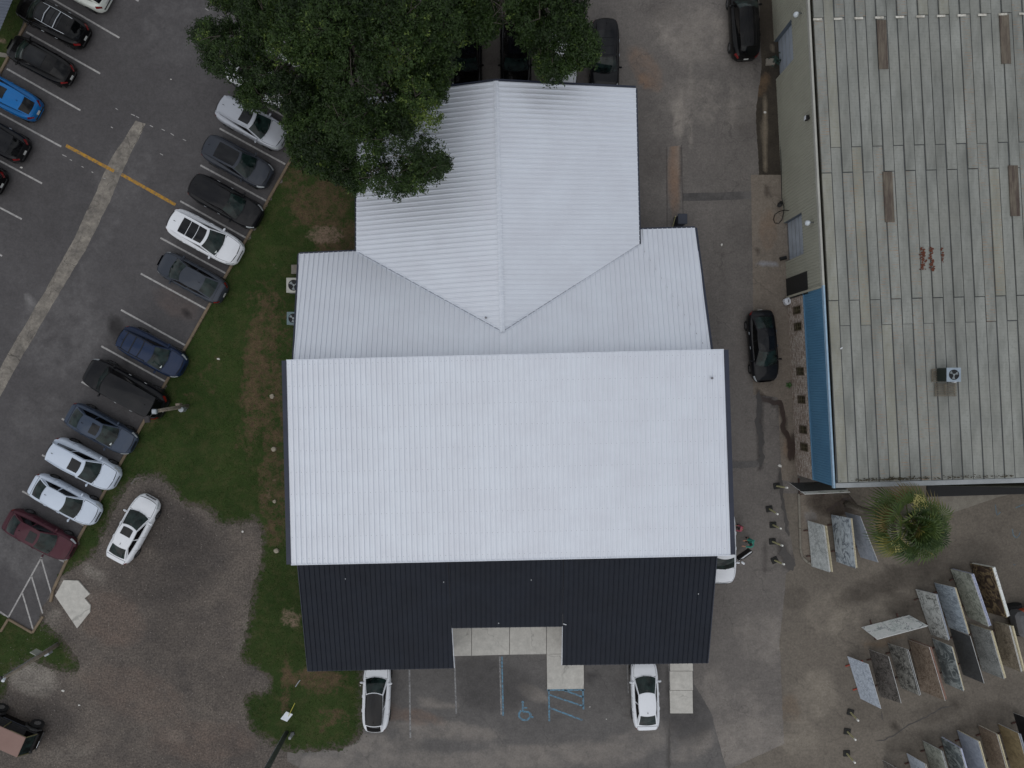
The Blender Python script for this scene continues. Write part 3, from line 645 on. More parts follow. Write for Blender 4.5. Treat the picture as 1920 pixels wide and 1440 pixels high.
edge_trim('notch_fascia', C(1054, 1247), C(1055, 1174.5), .03, .02, M['flash'], B, .22, -1, .0)
# walls under the roofs
def wallbox(name, pts, zf, m, base=0):
    n = len(pts); return raised_at(name, pts, base, zf, m)
def raised_at(name, pts, z0, tops, m):
    n = len(pts); o = obj(name, [Vector((p.x, p.y, z0)) for p in pts]+[Vector((p.x, p.y, tops[i] if isinstance(tops, (list, tuple)) else tops)) for i, p in enumerate(pts)],
                          [tuple(range(n))[::-1], tuple(range(n, 2*n))]+[(i, (i+1) % n, n+(i+1) % n, n+i) for i in range(n)], m)
    bm = bmesh.new(); bm.from_mesh(o.data); bmesh.ops.recalc_face_normals(bm, faces=bm.faces); bm.to_mesh(o.data); bm.free(); o.parent = B
    return o
def inset(pts, k):
    c = sum(pts, Vector())/len(pts); return [p+(c-p).normalized()*k for p in pts]
raised_at('main_wall', inset([m1, m2, m3, m4], .35), 0, 5.95, M['wall_w'])
raised_at('rear_wall', inset([Vector((E1.x, E1.y, 0)), Vector((V3.x, V3.y, 0)), Vector((T2.x, T2.y, 0)), Vector((T1.x, T1.y, 0))], .7), 0, [2.3, 2.2, 4.6, 4.6], M['wall_w'])
wv = [Vector((p.x, p.y, 0)) for p in (WL, XR, XS, WS)]
wv = [wv[0]+Vector((.5, -.9, 0)), wv[1]+Vector((-.5, -.9, 0)), wv[2]+Vector((-.5, -.5, 0)), wv[3]+Vector((.5, -.5, 0))]
raised_at('wing_wall', wv, 0, 2.6, M['wall_w'])
# canopy posts, porch rail behind the notch
for x in (590, 720, 842, 1062, 1180, 1316):
    q = C(x, 1236 if x not in (842, 1062) else 1240); MB().box((q.x, q.y, (q.z-.1)/2), (.14, .14, q.z-.1), None, .01).build('canopy_post', M['trim'], B)
# small roof items
sm = mat('vent_white', lin((205, 208, 212)), rough=.4)
for x, y, zf, nm in ((1334, 709, lambda q: 6.1, 'roof_vent'), (1104, 489, zr, 'roof_vent'), (911, 596, zl, 'roof_vent')):
    q = unproj(x, y, zf); MB().tube([q, q+Vector((0, 0, .16))], .045, 10).tube([q+Vector((0, 0, .13)), q+Vector((0, 0, .17))], .07, 10).build(nm, mat('vent_grey', lin((120, 120, 126)), rough=.5), B)
for x, y in ((648, 1085), (832, 1091), (996, 1087), (935, 1168), (1309, 1113)):
    q = C(x, y); MB().box(q+Vector((0, 0, .05)), (.05, .05, .05), rotz(x)).build('roof_screw_cap', sm, B)
q = C(1058, 1170); MB().box(q+Vector((.02, 0, .05)), (.22, .05, .03), rotz(-.3)).build('lamp_bracket', sm, B)

# ---- warehouse on the right
HR = 5.6
M['siding'] = mat('beige_siding', lin((162, 162, 148)), lin((150, 150, 137)), .5, .6, .1, fine=.05)
M['blue'] = mat('blue_siding', lin((84, 132, 164)), lin((76, 122, 154)), .6, .5, .1, fine=.05)
W = thing('warehouse', 'wide warehouse with weathered grey metal roof, beige and blue siding and a brick base', 'building')
A0, A1 = P(1515, -160, HR), P(1567, 915, HR)
wall_top = lambda y: P(1519.5+48*y/915-2, y, HR)
def wp(y, h):     # point on the wall plane: photo row y (at roof height), height h
    q = wall_top(y); return Vector((q.x, q.y, h))
def strip_wall(name, y0, y1, h0, h1, m, prof, period, off=0):
    return ribbed(name, [wp(y0, h0), wp(y0, h1), wp(y1, h1), wp(y1, h0)], (0, 0, 1), period, prof, m, W, off)
ya, yb = -160, 913
SP = [(0, 0), (.02, .022), (.05, .022), (.07, 0)]
ydoors = [(-8, 70), (378, 459)]
def seg(y0, y1, h0, h1): strip_wall('beige_wall', y0, y1, h0, h1, M['siding'], SP, .2)
seg(ya, -8, 0, HR); seg(-8, 72, 2.95, HR); seg(72, 378, 0, HR); seg(378, 460, 2.95, HR); seg(460, 535, 0, HR)
strip_wall('blue_wall', 537, yb, 2.62, HR, M['blue'], [(0, 0), (.015, .02), (.04, .02), (.055, 0)], .155)
# brick base
t = NT('old_brick'); sx = t.n('ShaderNodeSeparateXYZ'); t.l(t.pos(), sx.inputs[0]); cx = t.n('ShaderNodeCombineXYZ'); t.l(sx.outputs[1], cx.inputs[0]); t.l(sx.outputs[2], cx.inputs[1])
bk = t.n('ShaderNodeTexBrick'); bk.inputs['Scale'].default_value = 1; bk.inputs['Brick Width'].default_value = .21; bk.inputs['Row Height'].default_value = .075; bk.inputs['Mortar Size'].default_value = .012
bk.inputs['Color1'].default_value = (*lin((150, 134, 122)), 1); bk.inputs['Color2'].default_value = (*lin((228, 220, 210)), 1); bk.inputs['Mortar'].default_value = (*lin((116, 104, 96)), 1); t.l(cx.outputs[0], bk.inputs['Vector'])
col = t.mix(t.ramp(t.noise(7, 5, .7), .45, .65, 0, .55), bk.outputs['Color'], lin((100, 80, 68))); M['brick'] = t.done(col, .9, 0, .2)
ywin = [568, 602, 694, 752, 814, 850]
hb0, hb1 = .95, 2.15
prev = 537
mbk = MB()
for yw in ywin+[None]:
    y0 = (yw-8) if yw else yb
    mbk.quad(wp(prev, 0), wp(y0, 0), wp(y0, 2.62), wp(prev, 2.62))
    if yw:
        y1 = yw+8; mbk.quad(wp(y0, 0), wp(y1, 0), wp(y1, hb0), wp(y0, hb0)); mbk.quad(wp(y0, hb1), wp(y1, hb1), wp(y1, 2.62), wp(y0, 2.62)); prev = y1
mbk.build('brick_wall', M['brick'], W)
mg = mat('window_dark', lin((8, 8, 8)), rough=.3, spec=.2, fine=0); mfr = mat('rust_frame', lin((120, 108, 96)), rough=.6); mgr = mat('ornate_grille', lin((84, 78, 56)), rough=.5)
IN = Vector((.12, 0, 0)); OUT = Vector((-.03, 0, 0))
for yw in ywin:
    a, b = yw-8, yw+8
    fr = MB()
    for (p, q_) in ((wp(a, hb0), wp(b, hb0)), (wp(b, hb0), wp(b, hb1)), (wp(b, hb1), wp(a, hb1)), (wp(a, hb1), wp(a, hb0)), (wp((a+b)/2, hb0), wp((a+b)/2, hb1))):
        fr.tube([p+OUT, q_+OUT], .032, 4)
    w_ = fr.build('window', mfr, W)
    MB().quad(wp(a, hb0)+IN, wp(b, hb0)+IN, wp(b, hb1)+IN, wp(a, hb1)+IN).build('pane', mg, w_)
    rv = MB()
    for (p, q_) in ((wp(a, hb0), wp(b, hb0)), (wp(b, hb0), wp(b, hb1)), (wp(b, hb1), wp(a, hb1)), (wp(a, hb1), wp(a, hb0))): rv.quad(p, q_, q_+IN, p+IN)
    rv.build('reveal', mfr, w_)
    gr = MB(); o2 = Vector((-.05, 0, 0))
    for k in range(1, 8):
        yy = a+(b-a)*k/8; gr.tube([wp(yy, hb0)+o2, wp(yy, hb1)+o2], .011, 4, False)
    for cy, s_ in ((a+5, 1), (b-5, -1)):
        for hh in (1.35, 1.75):
            pts = [wp(cy, hh)+o2+Vector((0, .11*math.cos(R(g_)), .16*math.sin(R(g_)))) for g_ in range(0, 361, 40)]; gr.tube(pts, .014, 4, False)
    gr.tube([wp(a, 1.55)+o2, wp(b, 1.55)+o2], .016, 4, False); gr.build('grille', mgr, w_)
# roll-up doors in recesses
mdoor = mat('door_slats', lin((176, 186, 198)), lin((160, 168, 178)), 1.2, .5, .2, fine=.04); mjam = mat('door_jamb', lin((84, 94, 104)), rough=.6); mdirt = mat('door_apron', lin((124, 124, 108)), rough=.8)
for a, b in ((-8, 72), (378, 460)):
    I2 = Vector((.28, 0, 0)); mb = MB(); n = 5; z0, z1 = 0.0, 2.95
    for k in range(n):
        h0, h1 = z0+(z1-z0)*k/n, z0+(z1-z0)*(k+1)/n
        mb.quad(wp(a, h0+.04)+I2, wp(b, h0+.04)+I2, wp(b, h1)+I2-Vector((.0, 0, 0)), wp(a, h1)+I2)
        mb.quad(wp(a, h0)+I2+Vector((.04, 0, 0)), wp(b, h0)+I2+Vector((.04, 0, 0)), wp(b, h0+.04)+I2, wp(a, h0+.04)+I2)
    dr = mb.build('roller_door', mdoor, W)
    jb = MB(); jb.quad(wp(a, 0), wp(a, 2.95), wp(a, 2.95)+I2, wp(a, 0)+I2); jb.quad(wp(b, 0)+I2, wp(b, 2.95)+I2, wp(b, 2.95), wp(b, 0)); jb.quad(wp(a, 2.95), wp(b, 2.95), wp(b, 2.95)+I2, wp(a, 2.95)+I2)
    jb.build('door_reveal', mjam, W)
# dark screen, flashing between beige and blue
MB().slab([wp(497, .05)-Vector((.05, 0, 0)), wp(497, 3.35)-Vector((.05, 0, 0)), wp(541, 3.35)-Vector((.05, 0, 0)), wp(541, .05)-Vector((.05, 0, 0))], -.03).build('black_door', mat('black_screen', lin((22, 26, 28)), rough=.5), W)
MB().tube([wp(536, 0)-Vector((.02, 0, 0)), wp(536, HR)-Vector((.02, 0, 0))], .09, 4).build('corner_flashing', mat('beige_trim', lin((168, 166, 150)), rough=.6), W)
MB().tube([wp(537, 2.63)-Vector((.02, 0, 0)), wp(yb, 2.63)-Vector((.02, 0, 0))], .045, 4).build('sill_flashing', mat('blue_trim', lin((92, 130, 158)), rough=.5), W)
# lamps on the wall
def wall_lamp(y, h, label):
    q = wp(y, h); r = thing('wall_lamp', label, 'wall lamp', q)
    MB().tube([(0, 0, 0), (-.22, 0, .12), (-.30, 0, .08)], .03, 8).build('arm', mat('lamp_grey', lin((120, 126, 132)), rough=.4, metal=.5), r)
    MB().tube([(-.30, 0, .12), (-.30, 0, -.02), (-.30, 0, -.12), (-.30, 0, -.18)], [.05, .14, .17, .16], 16).build('shade', mat('lamp_white', lin((214, 222, 228)), rough=.4), r, True)
wall_lamp(7, 4.5, 'round white wall lamp above the roller door nearest the top edge')
wall_lamp(410, 4.6, 'round white wall lamp beside the roller door with the hanging cable')
fl = thing('flood_light', 'small black and white box light on the beige siding', 'flood light', wp(211, 4.75))
MB().box((-.14, 0, 0), (.2, .28, .3), None, .03).build('housing', mat('black_plastic', lin((22, 22, 24)), rough=.5), fl); MB().box((-.25, 0, -.02), (.02, .24, .24)).build('lens', mat('lens_white', lin((215, 220, 224)), rough=.2), fl)
# gutter and roof
edge_trim('white_gutter', wp(ya, HR)+Vector((0, 0, 0)), wp(535, HR), .12, .02, mat('gutter_cream', lin((172, 172, 164)), lin((150, 150, 144)), .8, .5), W, .16, 1, .06)
edge_trim('blue_gutter', wp(535, HR), wp(915, HR), .10, .02, mat('pale_blue_trim', lin((150, 178, 200)), rough=.4), W, .16, 1, .062)
SWc, SEc = P(1567, 908, HR), P(2600, 879, HR)
edge_trim('eave_trim', P(1566, 914, HR), P(2600, 885, HR), .01, .02, mat('eave_grey', lin((168, 172, 174)), lin((140, 144, 146)), .8, .5, .2), W, .14, 1, .05)
edge_trim('eave_trim', P(1566, 906, HR), P(2600, 877, HR), .27, .02, mat('eave_grey2', lin((160, 164, 166)), lin((136, 140, 142)), .8, .5, .2), W, .05, 1, .055)
def roof_old():
    t = NT('weathered_roof'); at = t.n('ShaderNodeAttribute', attribute_name='tone'); sp = t.n('ShaderNodeSeparateColor'); t.l(at.outputs['Color'], sp.inputs[0])
    mp = t.n('ShaderNodeMapping'); mp.inputs['Scale'].default_value = (1, .22, 1); mp.inputs['Rotation'].default_value = (0, 0, R(-3)); t.l(t.pos(), mp.inputs[0])
    n1 = t.noise(1.4, 7, .65, 0, mp.outputs[0]); n2 = t.noise(5, 5, .7); n3 = t.noise(.35, 5)
    col = t.mix(t.ramp(n1, .35, .65), lin((147, 149, 144)), lin((116, 118, 113)))
    col = t.mix(t.ramp(n3, .4, .65, 0, .4), col, lin((146, 146, 138)))
    col = t.mix(t.ramp(n2, .5, .75, 0, .6), col, lin((114, 117, 111)))
    col = t.mix(1.0, col, t.grey(t.ramp(sp.outputs[0], 0, 1, .86, 1.08)), 'MULTIPLY')
    # corrugation shading put into the colour as bands across each panel
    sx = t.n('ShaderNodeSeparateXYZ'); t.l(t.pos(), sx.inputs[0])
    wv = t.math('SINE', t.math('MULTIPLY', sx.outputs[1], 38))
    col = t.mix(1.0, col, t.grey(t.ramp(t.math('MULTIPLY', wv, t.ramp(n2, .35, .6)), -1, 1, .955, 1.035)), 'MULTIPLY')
    # rust rows: G = rust, B = yellowish run
    rdot = t.math('MULTIPLY', t.ramp(wv, .2, .9), t.ramp(t.noise(2.6, 5, .75), .48, .66, 0, .75))
    col = t.mix(t.math('MULTIPLY', sp.outputs[1], rdot), col, lin((150, 108, 66)))
    col = t.mix(t.math('MULTIPLY', sp.outputs[2], t.ramp(n2, .35, .6, .2, .6)), col, lin((178, 166, 120)))
    return t.done(col, .55, .15, .4)
M['oroof'] = roof_old()
pv, pf, pt = [], [], []
rp = random.Random(11)
udir = (P(1567, 905, HR)-P(1519, -10, HR)).normalized(); xdir = Vector((-udir.y, udir.x, 0))   # along the panel, across
if xdir.x < 0: xdir = -xdir
O0 = P(1523, 0, HR)
PW = .612
xdirp = (P(1920, 26, HR)-P(1567, 36, HR)).normalized()     # laps drift slightly
rowsA = [-170, 36, 326, 565, 905]; rowsB = [-170, -60, 278, 612, 905]
for i in range(46):
    x0 = i*PW; rows = rowsA if i % 2 == 0 else rowsB
    for k, (ra, rb) in enumerate(zip(rows, rows[1:])):
        def pt_at(row, xx): 
            v = (row-0)*(CH-HR)/F; base = O0+udir*v/abs(udir.y); return base+xdirp*xx
        jit = rp.uniform(-.02, .02)
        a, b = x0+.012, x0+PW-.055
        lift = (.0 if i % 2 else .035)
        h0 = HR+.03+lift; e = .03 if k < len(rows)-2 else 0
        lg = .045 if k < len(rows)-2 else 0  # shortened sheet end bares dark deck, a made-up shadow line at the lap
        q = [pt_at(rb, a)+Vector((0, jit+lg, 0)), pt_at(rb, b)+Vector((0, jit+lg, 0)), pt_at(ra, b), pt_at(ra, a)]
        zt = [h0+e, h0+e, h0, h0]
        n = len(pv)
        for p, z in zip(q, zt): pv.append(Vector((p.x, p.y, z)))
        for p in q: pv.append(Vector((p.x, p.y, HR-.05)))
        fs = [(0, 1, 2, 3), (0, 4, 5, 1), (1, 5, 6, 2), (2, 6, 7, 3), (3, 7, 4, 0)]
        tone = min(1, max(0, rp.gauss(.5, .22))); ru = 1 if rp.random() < .28 else 0; ye = .2 if rp.random() < .1 else 0
        pf += [tuple(n+j for j in f_) for f_ in fs]; pt += [(tone, ru*.75, ye)]*8
ro = obj('grey_roof', pv, pf, M['oroof'], W)
ca = ro.data.color_attributes.new('tone', 'FLOAT_COLOR', 'POINT')
for i, c_ in enumerate(pt): ca.data[i].color = (*c_, 1)
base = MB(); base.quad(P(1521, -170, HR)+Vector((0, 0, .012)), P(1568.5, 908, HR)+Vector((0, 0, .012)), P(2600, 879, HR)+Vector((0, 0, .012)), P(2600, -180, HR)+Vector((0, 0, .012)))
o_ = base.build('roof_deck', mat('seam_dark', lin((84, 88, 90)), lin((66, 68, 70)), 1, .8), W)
def roof_pt(px, py, dz=.07): q = P(px, py, HR+dz); return q
msk = t = NT('fiberglass_skylight'); mp = t.n('ShaderNodeMapping'); mp.inputs['Scale'].default_value = (6, .7, 1); t.l(t.pos(), mp.inputs[0])
col = t.mix(t.ramp(t.noise(1, 6, .7, 0, mp.outputs[0]), .35, .7), lin((62, 48, 42)), lin((110, 102, 88))); msk = t.done(col, .6)
for (x, y0, y1, sk) in ((1644, 37, 129, 1.048), (1874, 27, 119, 1), (1655.5, 322, 416, 1), (1891, 310, 405, 1)):
    q = [roof_pt(x+(y1-y0)*.05, y1, .11), roof_pt(x+17.5+(y1-y0)*.05, y1, .11), roof_pt(x+17.5, y0, .11), roof_pt(x, y0, .11)]
    MB().slab(q, .05).build('skylight', msk, W)
mlap = mat('lap_sealant', lin((214, 212, 204)), lin((140, 134, 120)), 5, .6, fine=.3)
for i in range(11):
    x = 1524+i*38.6; y = 36-i*1.05
    mb = MB().box((0, 0, 0), (.50, .13, .03), None, .01); o = mb.build('lap_seal', mlap, W); o.location = roof_pt(x+9, y, .13); o.rotation_euler = (0, 0, R(1.6))
mrust = mat('deep_rust', lin((76, 38, 26)), lin((98, 54, 34)), 9, .9, fine=.3)
rr = random.Random(5)
def rust_patch(pts, n, sx, sy):
    mb = MB()
    for x, y0, y1 in pts:
        for _ in range(n):
            cx_, cy_ = x+rr.gauss(0, sx), rr.uniform(y0, y1); c = roof_pt(cx_+(cy_-y0)*.05, cy_, .105+rr.uniform(0, .012)); r_ = rr.uniform(.035, .085)
            k = 8; mb.add([c+Vector((r_*rr.uniform(.6, 1.1)*math.cos(6.283*j/k), r_*rr.uniform(.5, .9)*math.sin(6.283*j/k), 0)) for j in range(k)], [tuple(range(k))])
    return mb.build('rust_patch', mrust, W)
rust_patch([(1729, 462, 505)], 60, 2.6, 1); rust_patch([(1746, 464, 507)], 55, 2.4, 1); rust_patch([(1767, 465, 492)], 16, 1.0, 1)
# leaf litter along the eave
mb = MB()
for _ in range(420):
    x = rr.uniform(1600, 1900) if rr.random() < .6 else rr.gauss(1670, 30); y = 903-(x-1567)*.028-abs(rr.gauss(0, 2.2)); c = roof_pt(x, y, .12); a = rr.uniform(0, 3); s_ = rr.uniform(.02, .07)
    mb.add([c+Vector((s_*math.cos(a+k*1.57), s_*.5*math.sin(a+k*1.57), rr.uniform(0, .02))) for k in range(4)], [(0, 1, 2, 3)])
tag(mb.build('leaf_litter', mat('litter', lin((48, 44, 34)), lin((70, 62, 44)), 5, .9)), 'dark leaf litter caught along the lower edge of the grey roof', 'leaf litter', kind='stuff')
# body of the warehouse (rear faces)
o_ = obj('rear_wall', [wp(yb, 0)+Vector((.35, .15, 0)), P(2600, 905, 0), P(2600, 905, 0)+Vector((0, 0, 5.5)), wp(yb, 5.5)+Vector((.35, .15, 0))], [(0, 1, 2, 3)], M['siding'], W)
o_ = raised_at('inner_wall', [wp(yb, 0)+Vector((.5, .3, 0)), wp(ya, 0)+Vector((.5, 0, 0)), Vector((50, 31, 0)), Vector((50, -4.6, 0))], 0, 5.4, M['siding']); o_.parent = W
# black awning over the side entrance
aw = thing('awning', 'flat black awning under the lower edge of the grey warehouse roof', 'awning')
MB().slab([P(1739, 931, 3.2), P(2150, 919, 3.2), P(2150, 860, 3.5), P(1738, 872, 3.5)], .12).build('canopy_sheet', mat('black_cloth', lin((17, 18, 21)), lin((12, 13, 15)), 1, .8), aw)
MB().tube([P(1740, 930.5, 3.12), P(2150, 918.5, 3.12)], .04, 6).build('frame_tube', mat('black_plastic', lin((22, 22, 24))), aw)
# roof air conditioner on its timber rack
ac = thing('rooftop_condenser', 'dark green air conditioner with pale top on the grey roof', 'air conditioner', roof_pt(1768, 703, .1))
def condenser(root, sx, sy, sz, topm, sidem, bladem, bx=.04):
    MB().box((0, 0, sz/2), (sx, sy, sz), None, .05).build('cabinet', sidem, root)
    mb = MB(); n = 32; r_ = min(sx, sy)*.38; ring_o = []
    for k in range(n):
        a = 2*math.pi*k/n; c, s_ = math.cos(a), math.sin(a); m_ = max(abs(c)/(sx/2+.01), abs(s_)/(sy/2+.01)); ring_o.append(Vector((c/m_, s_/m_, sz+.03)))
    ring_i = [Vector((r_*math.cos(2*math.pi*k/n), r_*math.sin(2*math.pi*k/n), sz+.045)) for k in range(n)]
    mb.add(ring_o+ring_i, [(k, (k+1) % n, n+(k+1) % n, n+k) for k in range(n)])
    mb.add([p-Vector((0, 0, .05)) for p in ring_o]+ring_o, [(k, (k+1) % n, n+(k+1) % n, n+k) for k in range(n)])
    mb.build('top_panel', topm, root)
    MB().tube([(0, 0, sz+.002), (0, 0, sz+.012)], r_*1.02, 28).build('fan_well', mat('fan_dark', lin((14, 14, 16)), rough=.7), root)
    f = MB()
    for k in range(3):
        a = k*2.094+.5; pts = [(0.18*r_, -.25), (.85*r_, -.45), (.9*r_, .25), (.18*r_, .3)]
        f.add([Vector((rr_*math.cos(a+t_), rr_*math.sin(a+t_), sz+.022+.01*j)) for j, (rr_, t_) in enumerate(pts)], [(0, 1, 2, 3)])
    f.tube([(0, 0, sz+.015), (0, 0, sz+.05)], .2*r_, 14); f.build('fan', bladem, root)
    gm = MB()
    for k in range(1, 5): gm.tube([Vector((r_*k/4.3*math.cos(a), r_*k/4.3*math.sin(a), sz+.05)) for a in [2*math.pi*j/20 for j in range(21)]], .005, 4, False)
    gm.build('fan_guard', mat('guard_wire', lin((80, 84, 88)), rough=.4, metal=.5), root)
condenser(ac, .78, .78, 1.0, mat('ac_top', lin((150, 164, 176)), rough=.45, metal=.2), mat('ac_side', lin((30, 40, 36)), rough=.6), mat('ac_blade', lin((150, 158, 160)), rough=.4, metal=.5))
mpal = mat('rack_timber', lin((128, 122, 108)), lin((96, 90, 80)), 3, .9, fine=.25)
for (x, y, lab) in ((1766, 704, 'slatted timber rack under the rooftop air conditioner'), (1772, 731, 'bare slatted timber rack below the rooftop air conditioner')):
    rk = thing('timber_rack', lab, 'timber rack', roof_pt(x, y, .1))
    for k in range(8): MB().box((0, -.34+k*.097, .05), (1.28, .045, .04)).build('slat', mpal, rk)
    for s_ in (-.55, 0, .55): MB().box((s_, 0, .012), (.06, .76, .03)).build('bearer', mpal, rk)
pm = thing('roof_pipe', 'short curled white pipe beside the rooftop air conditioner', 'pipe', roof_pt(1785, 716, .1))
MB().tube([(0, 0, 0), (0, 0, .25), (.08, .03, .3), (.12, .05, .2)], .05, 8).build('pipe', sm, pm)
dbr = thing('roof_debris', 'small white scrap lying on the grey roof near the blue wall', 'debris', roof_pt(1577, 653, .1)); MB().box((0, 0, .04), (.16, .08, .06), rotz(.6), .02).build('scrap', sm, dbr)
# ---- shed roof at the top left corner
S = thing('shed', 'corner of a shed with a slate blue ribbed metal roof', 'shed')
ribbed('roof', [P(-2, 62, 2.2), P(40, -40, 2.2), P(-100, -90, 2.6), P(-130, 20, 2.6)], P(-60, 2, 2.4)-P(20, 10, 2.2), .2, [(0, 0), (.015, .03), (.04, .03), (.055, 0)], mat('slate_roof', lin((92, 98, 110)), lin((82, 88, 100)), 1, .5, .2), S)
MB().box(P(-70, -40, 1.0), (3.2, 3.2, 2.0), rotz(R(60))).build('wall', M['siding'], S)

# ------------------------------------------------------------------ vehicles
mglass = NT('tinted_glass'); n_ = mglass.noise(1.7, 4, .6)
mglass = mglass.done(mglass.mix(mglass.ramp(n_, .35, .7), lin((8, 14, 14)), lin((36, 52, 50))), .06, 0, .26, .05, .02)
msideg = mat('side_glass', lin((8, 9, 11)), rough=.08, spec=.25, coat=.05, fine=0)
mpano = mat('roof_glass', lin((10, 11, 14)), lin((20, 22, 26)), 1.5, .07, spec=.28, coat=.05, fine=0)
mtyre = mat('tyre', lin((24, 24, 25)), rough=.9); mrim = mat('alloy', lin((150, 152, 156)), rough=.3, metal=.8, fine=0); mblackp = mat('car_black_trim', lin((18, 18, 20)), rough=.45, fine=0)
mchrome = mat('chrome', lin((205, 208, 212)), rough=.15, metal=.9, fine=0); mhead = mat('headlight_glass', lin((196, 202, 206)), lin((150, 156, 160)), 20, .08, coat=1, fine=0)
mtail = mat('taillight_red', lin((128, 20, 22)), lin((90, 12, 14)), 10, .12, coat=1, fine=0); mplate = mat('plate', lin((190, 192, 190)), rough=.5, fine=0); mseam = mat('panel_gap', lin((14, 14, 15)), rough=.8, fine=0)
mpaper = mat('paper', lin((205, 212, 210)), rough=.8, fine=0); mint = mat('cabin', lin((34, 34, 36)), rough=.8)
KIND = {   # top profile of the body (t, z), greenhouse: cowl, roof front, roof rear, glass end, roof height, half widths base/roof (of W/2)
    'sedan': dict(L=4.75, W=1.83, top=[(-1, .62), (-.975, .86), (-.93, .98), (-.78, 1.0), (-.4, .96), (.35, .95), (.48, .93), (.75, .84), (.9, .74), (.97, .60), (1, .48)], g=(.50, .10, -.42, -.80, 1.43, .84, .62), rf=.97),
    'suv': dict(L=4.85, W=1.92, top=[(-1, .72), (-.975, 1.0), (-.94, 1.08), (-.5, 1.06), (.35, 1.05), (.5, 1.04), (.78, .96), (.92, .84), (.975, .66), (1, .52)], g=(.50, .16, -.80, -.965, 1.70, .86, .66), rf=.97),
    'bigsuv': dict(L=5.6, W=2.06, top=[(-1, .85), (-.98, 1.12), (-.95, 1.2), (-.4, 1.18), (.45, 1.16), (.55, 1.15), (.85, 1.1), (.95, .98), (.985, .76), (1, .6)], g=(.50, .29, -.86, -.965, 1.90, .88, .72), rf=.98),
    'hatch': dict(L=4.35, W=1.82, top=[(-1, .68), (-.97, .92), (-.93, 1.0), (-.5, .99), (.35, .98), (.5, .96), (.78, .86), (.9, .76), (.97, .62), (1, .5)], g=(.54, .18, -.66, -.93, 1.52, .84, .62), rf=.97),
}
def lerpt(tab, x):
    if x <= tab[0][0]: return tab[0][1]
    for (a, ya_), (b, yb_) in zip(tab, tab[1:]):
        if x <= b: k = (x-a)/(b-a); return ya_+(yb_-ya_)*(k*k*(3-2*k)*.5+k*.5)
    return tab[-1][1]
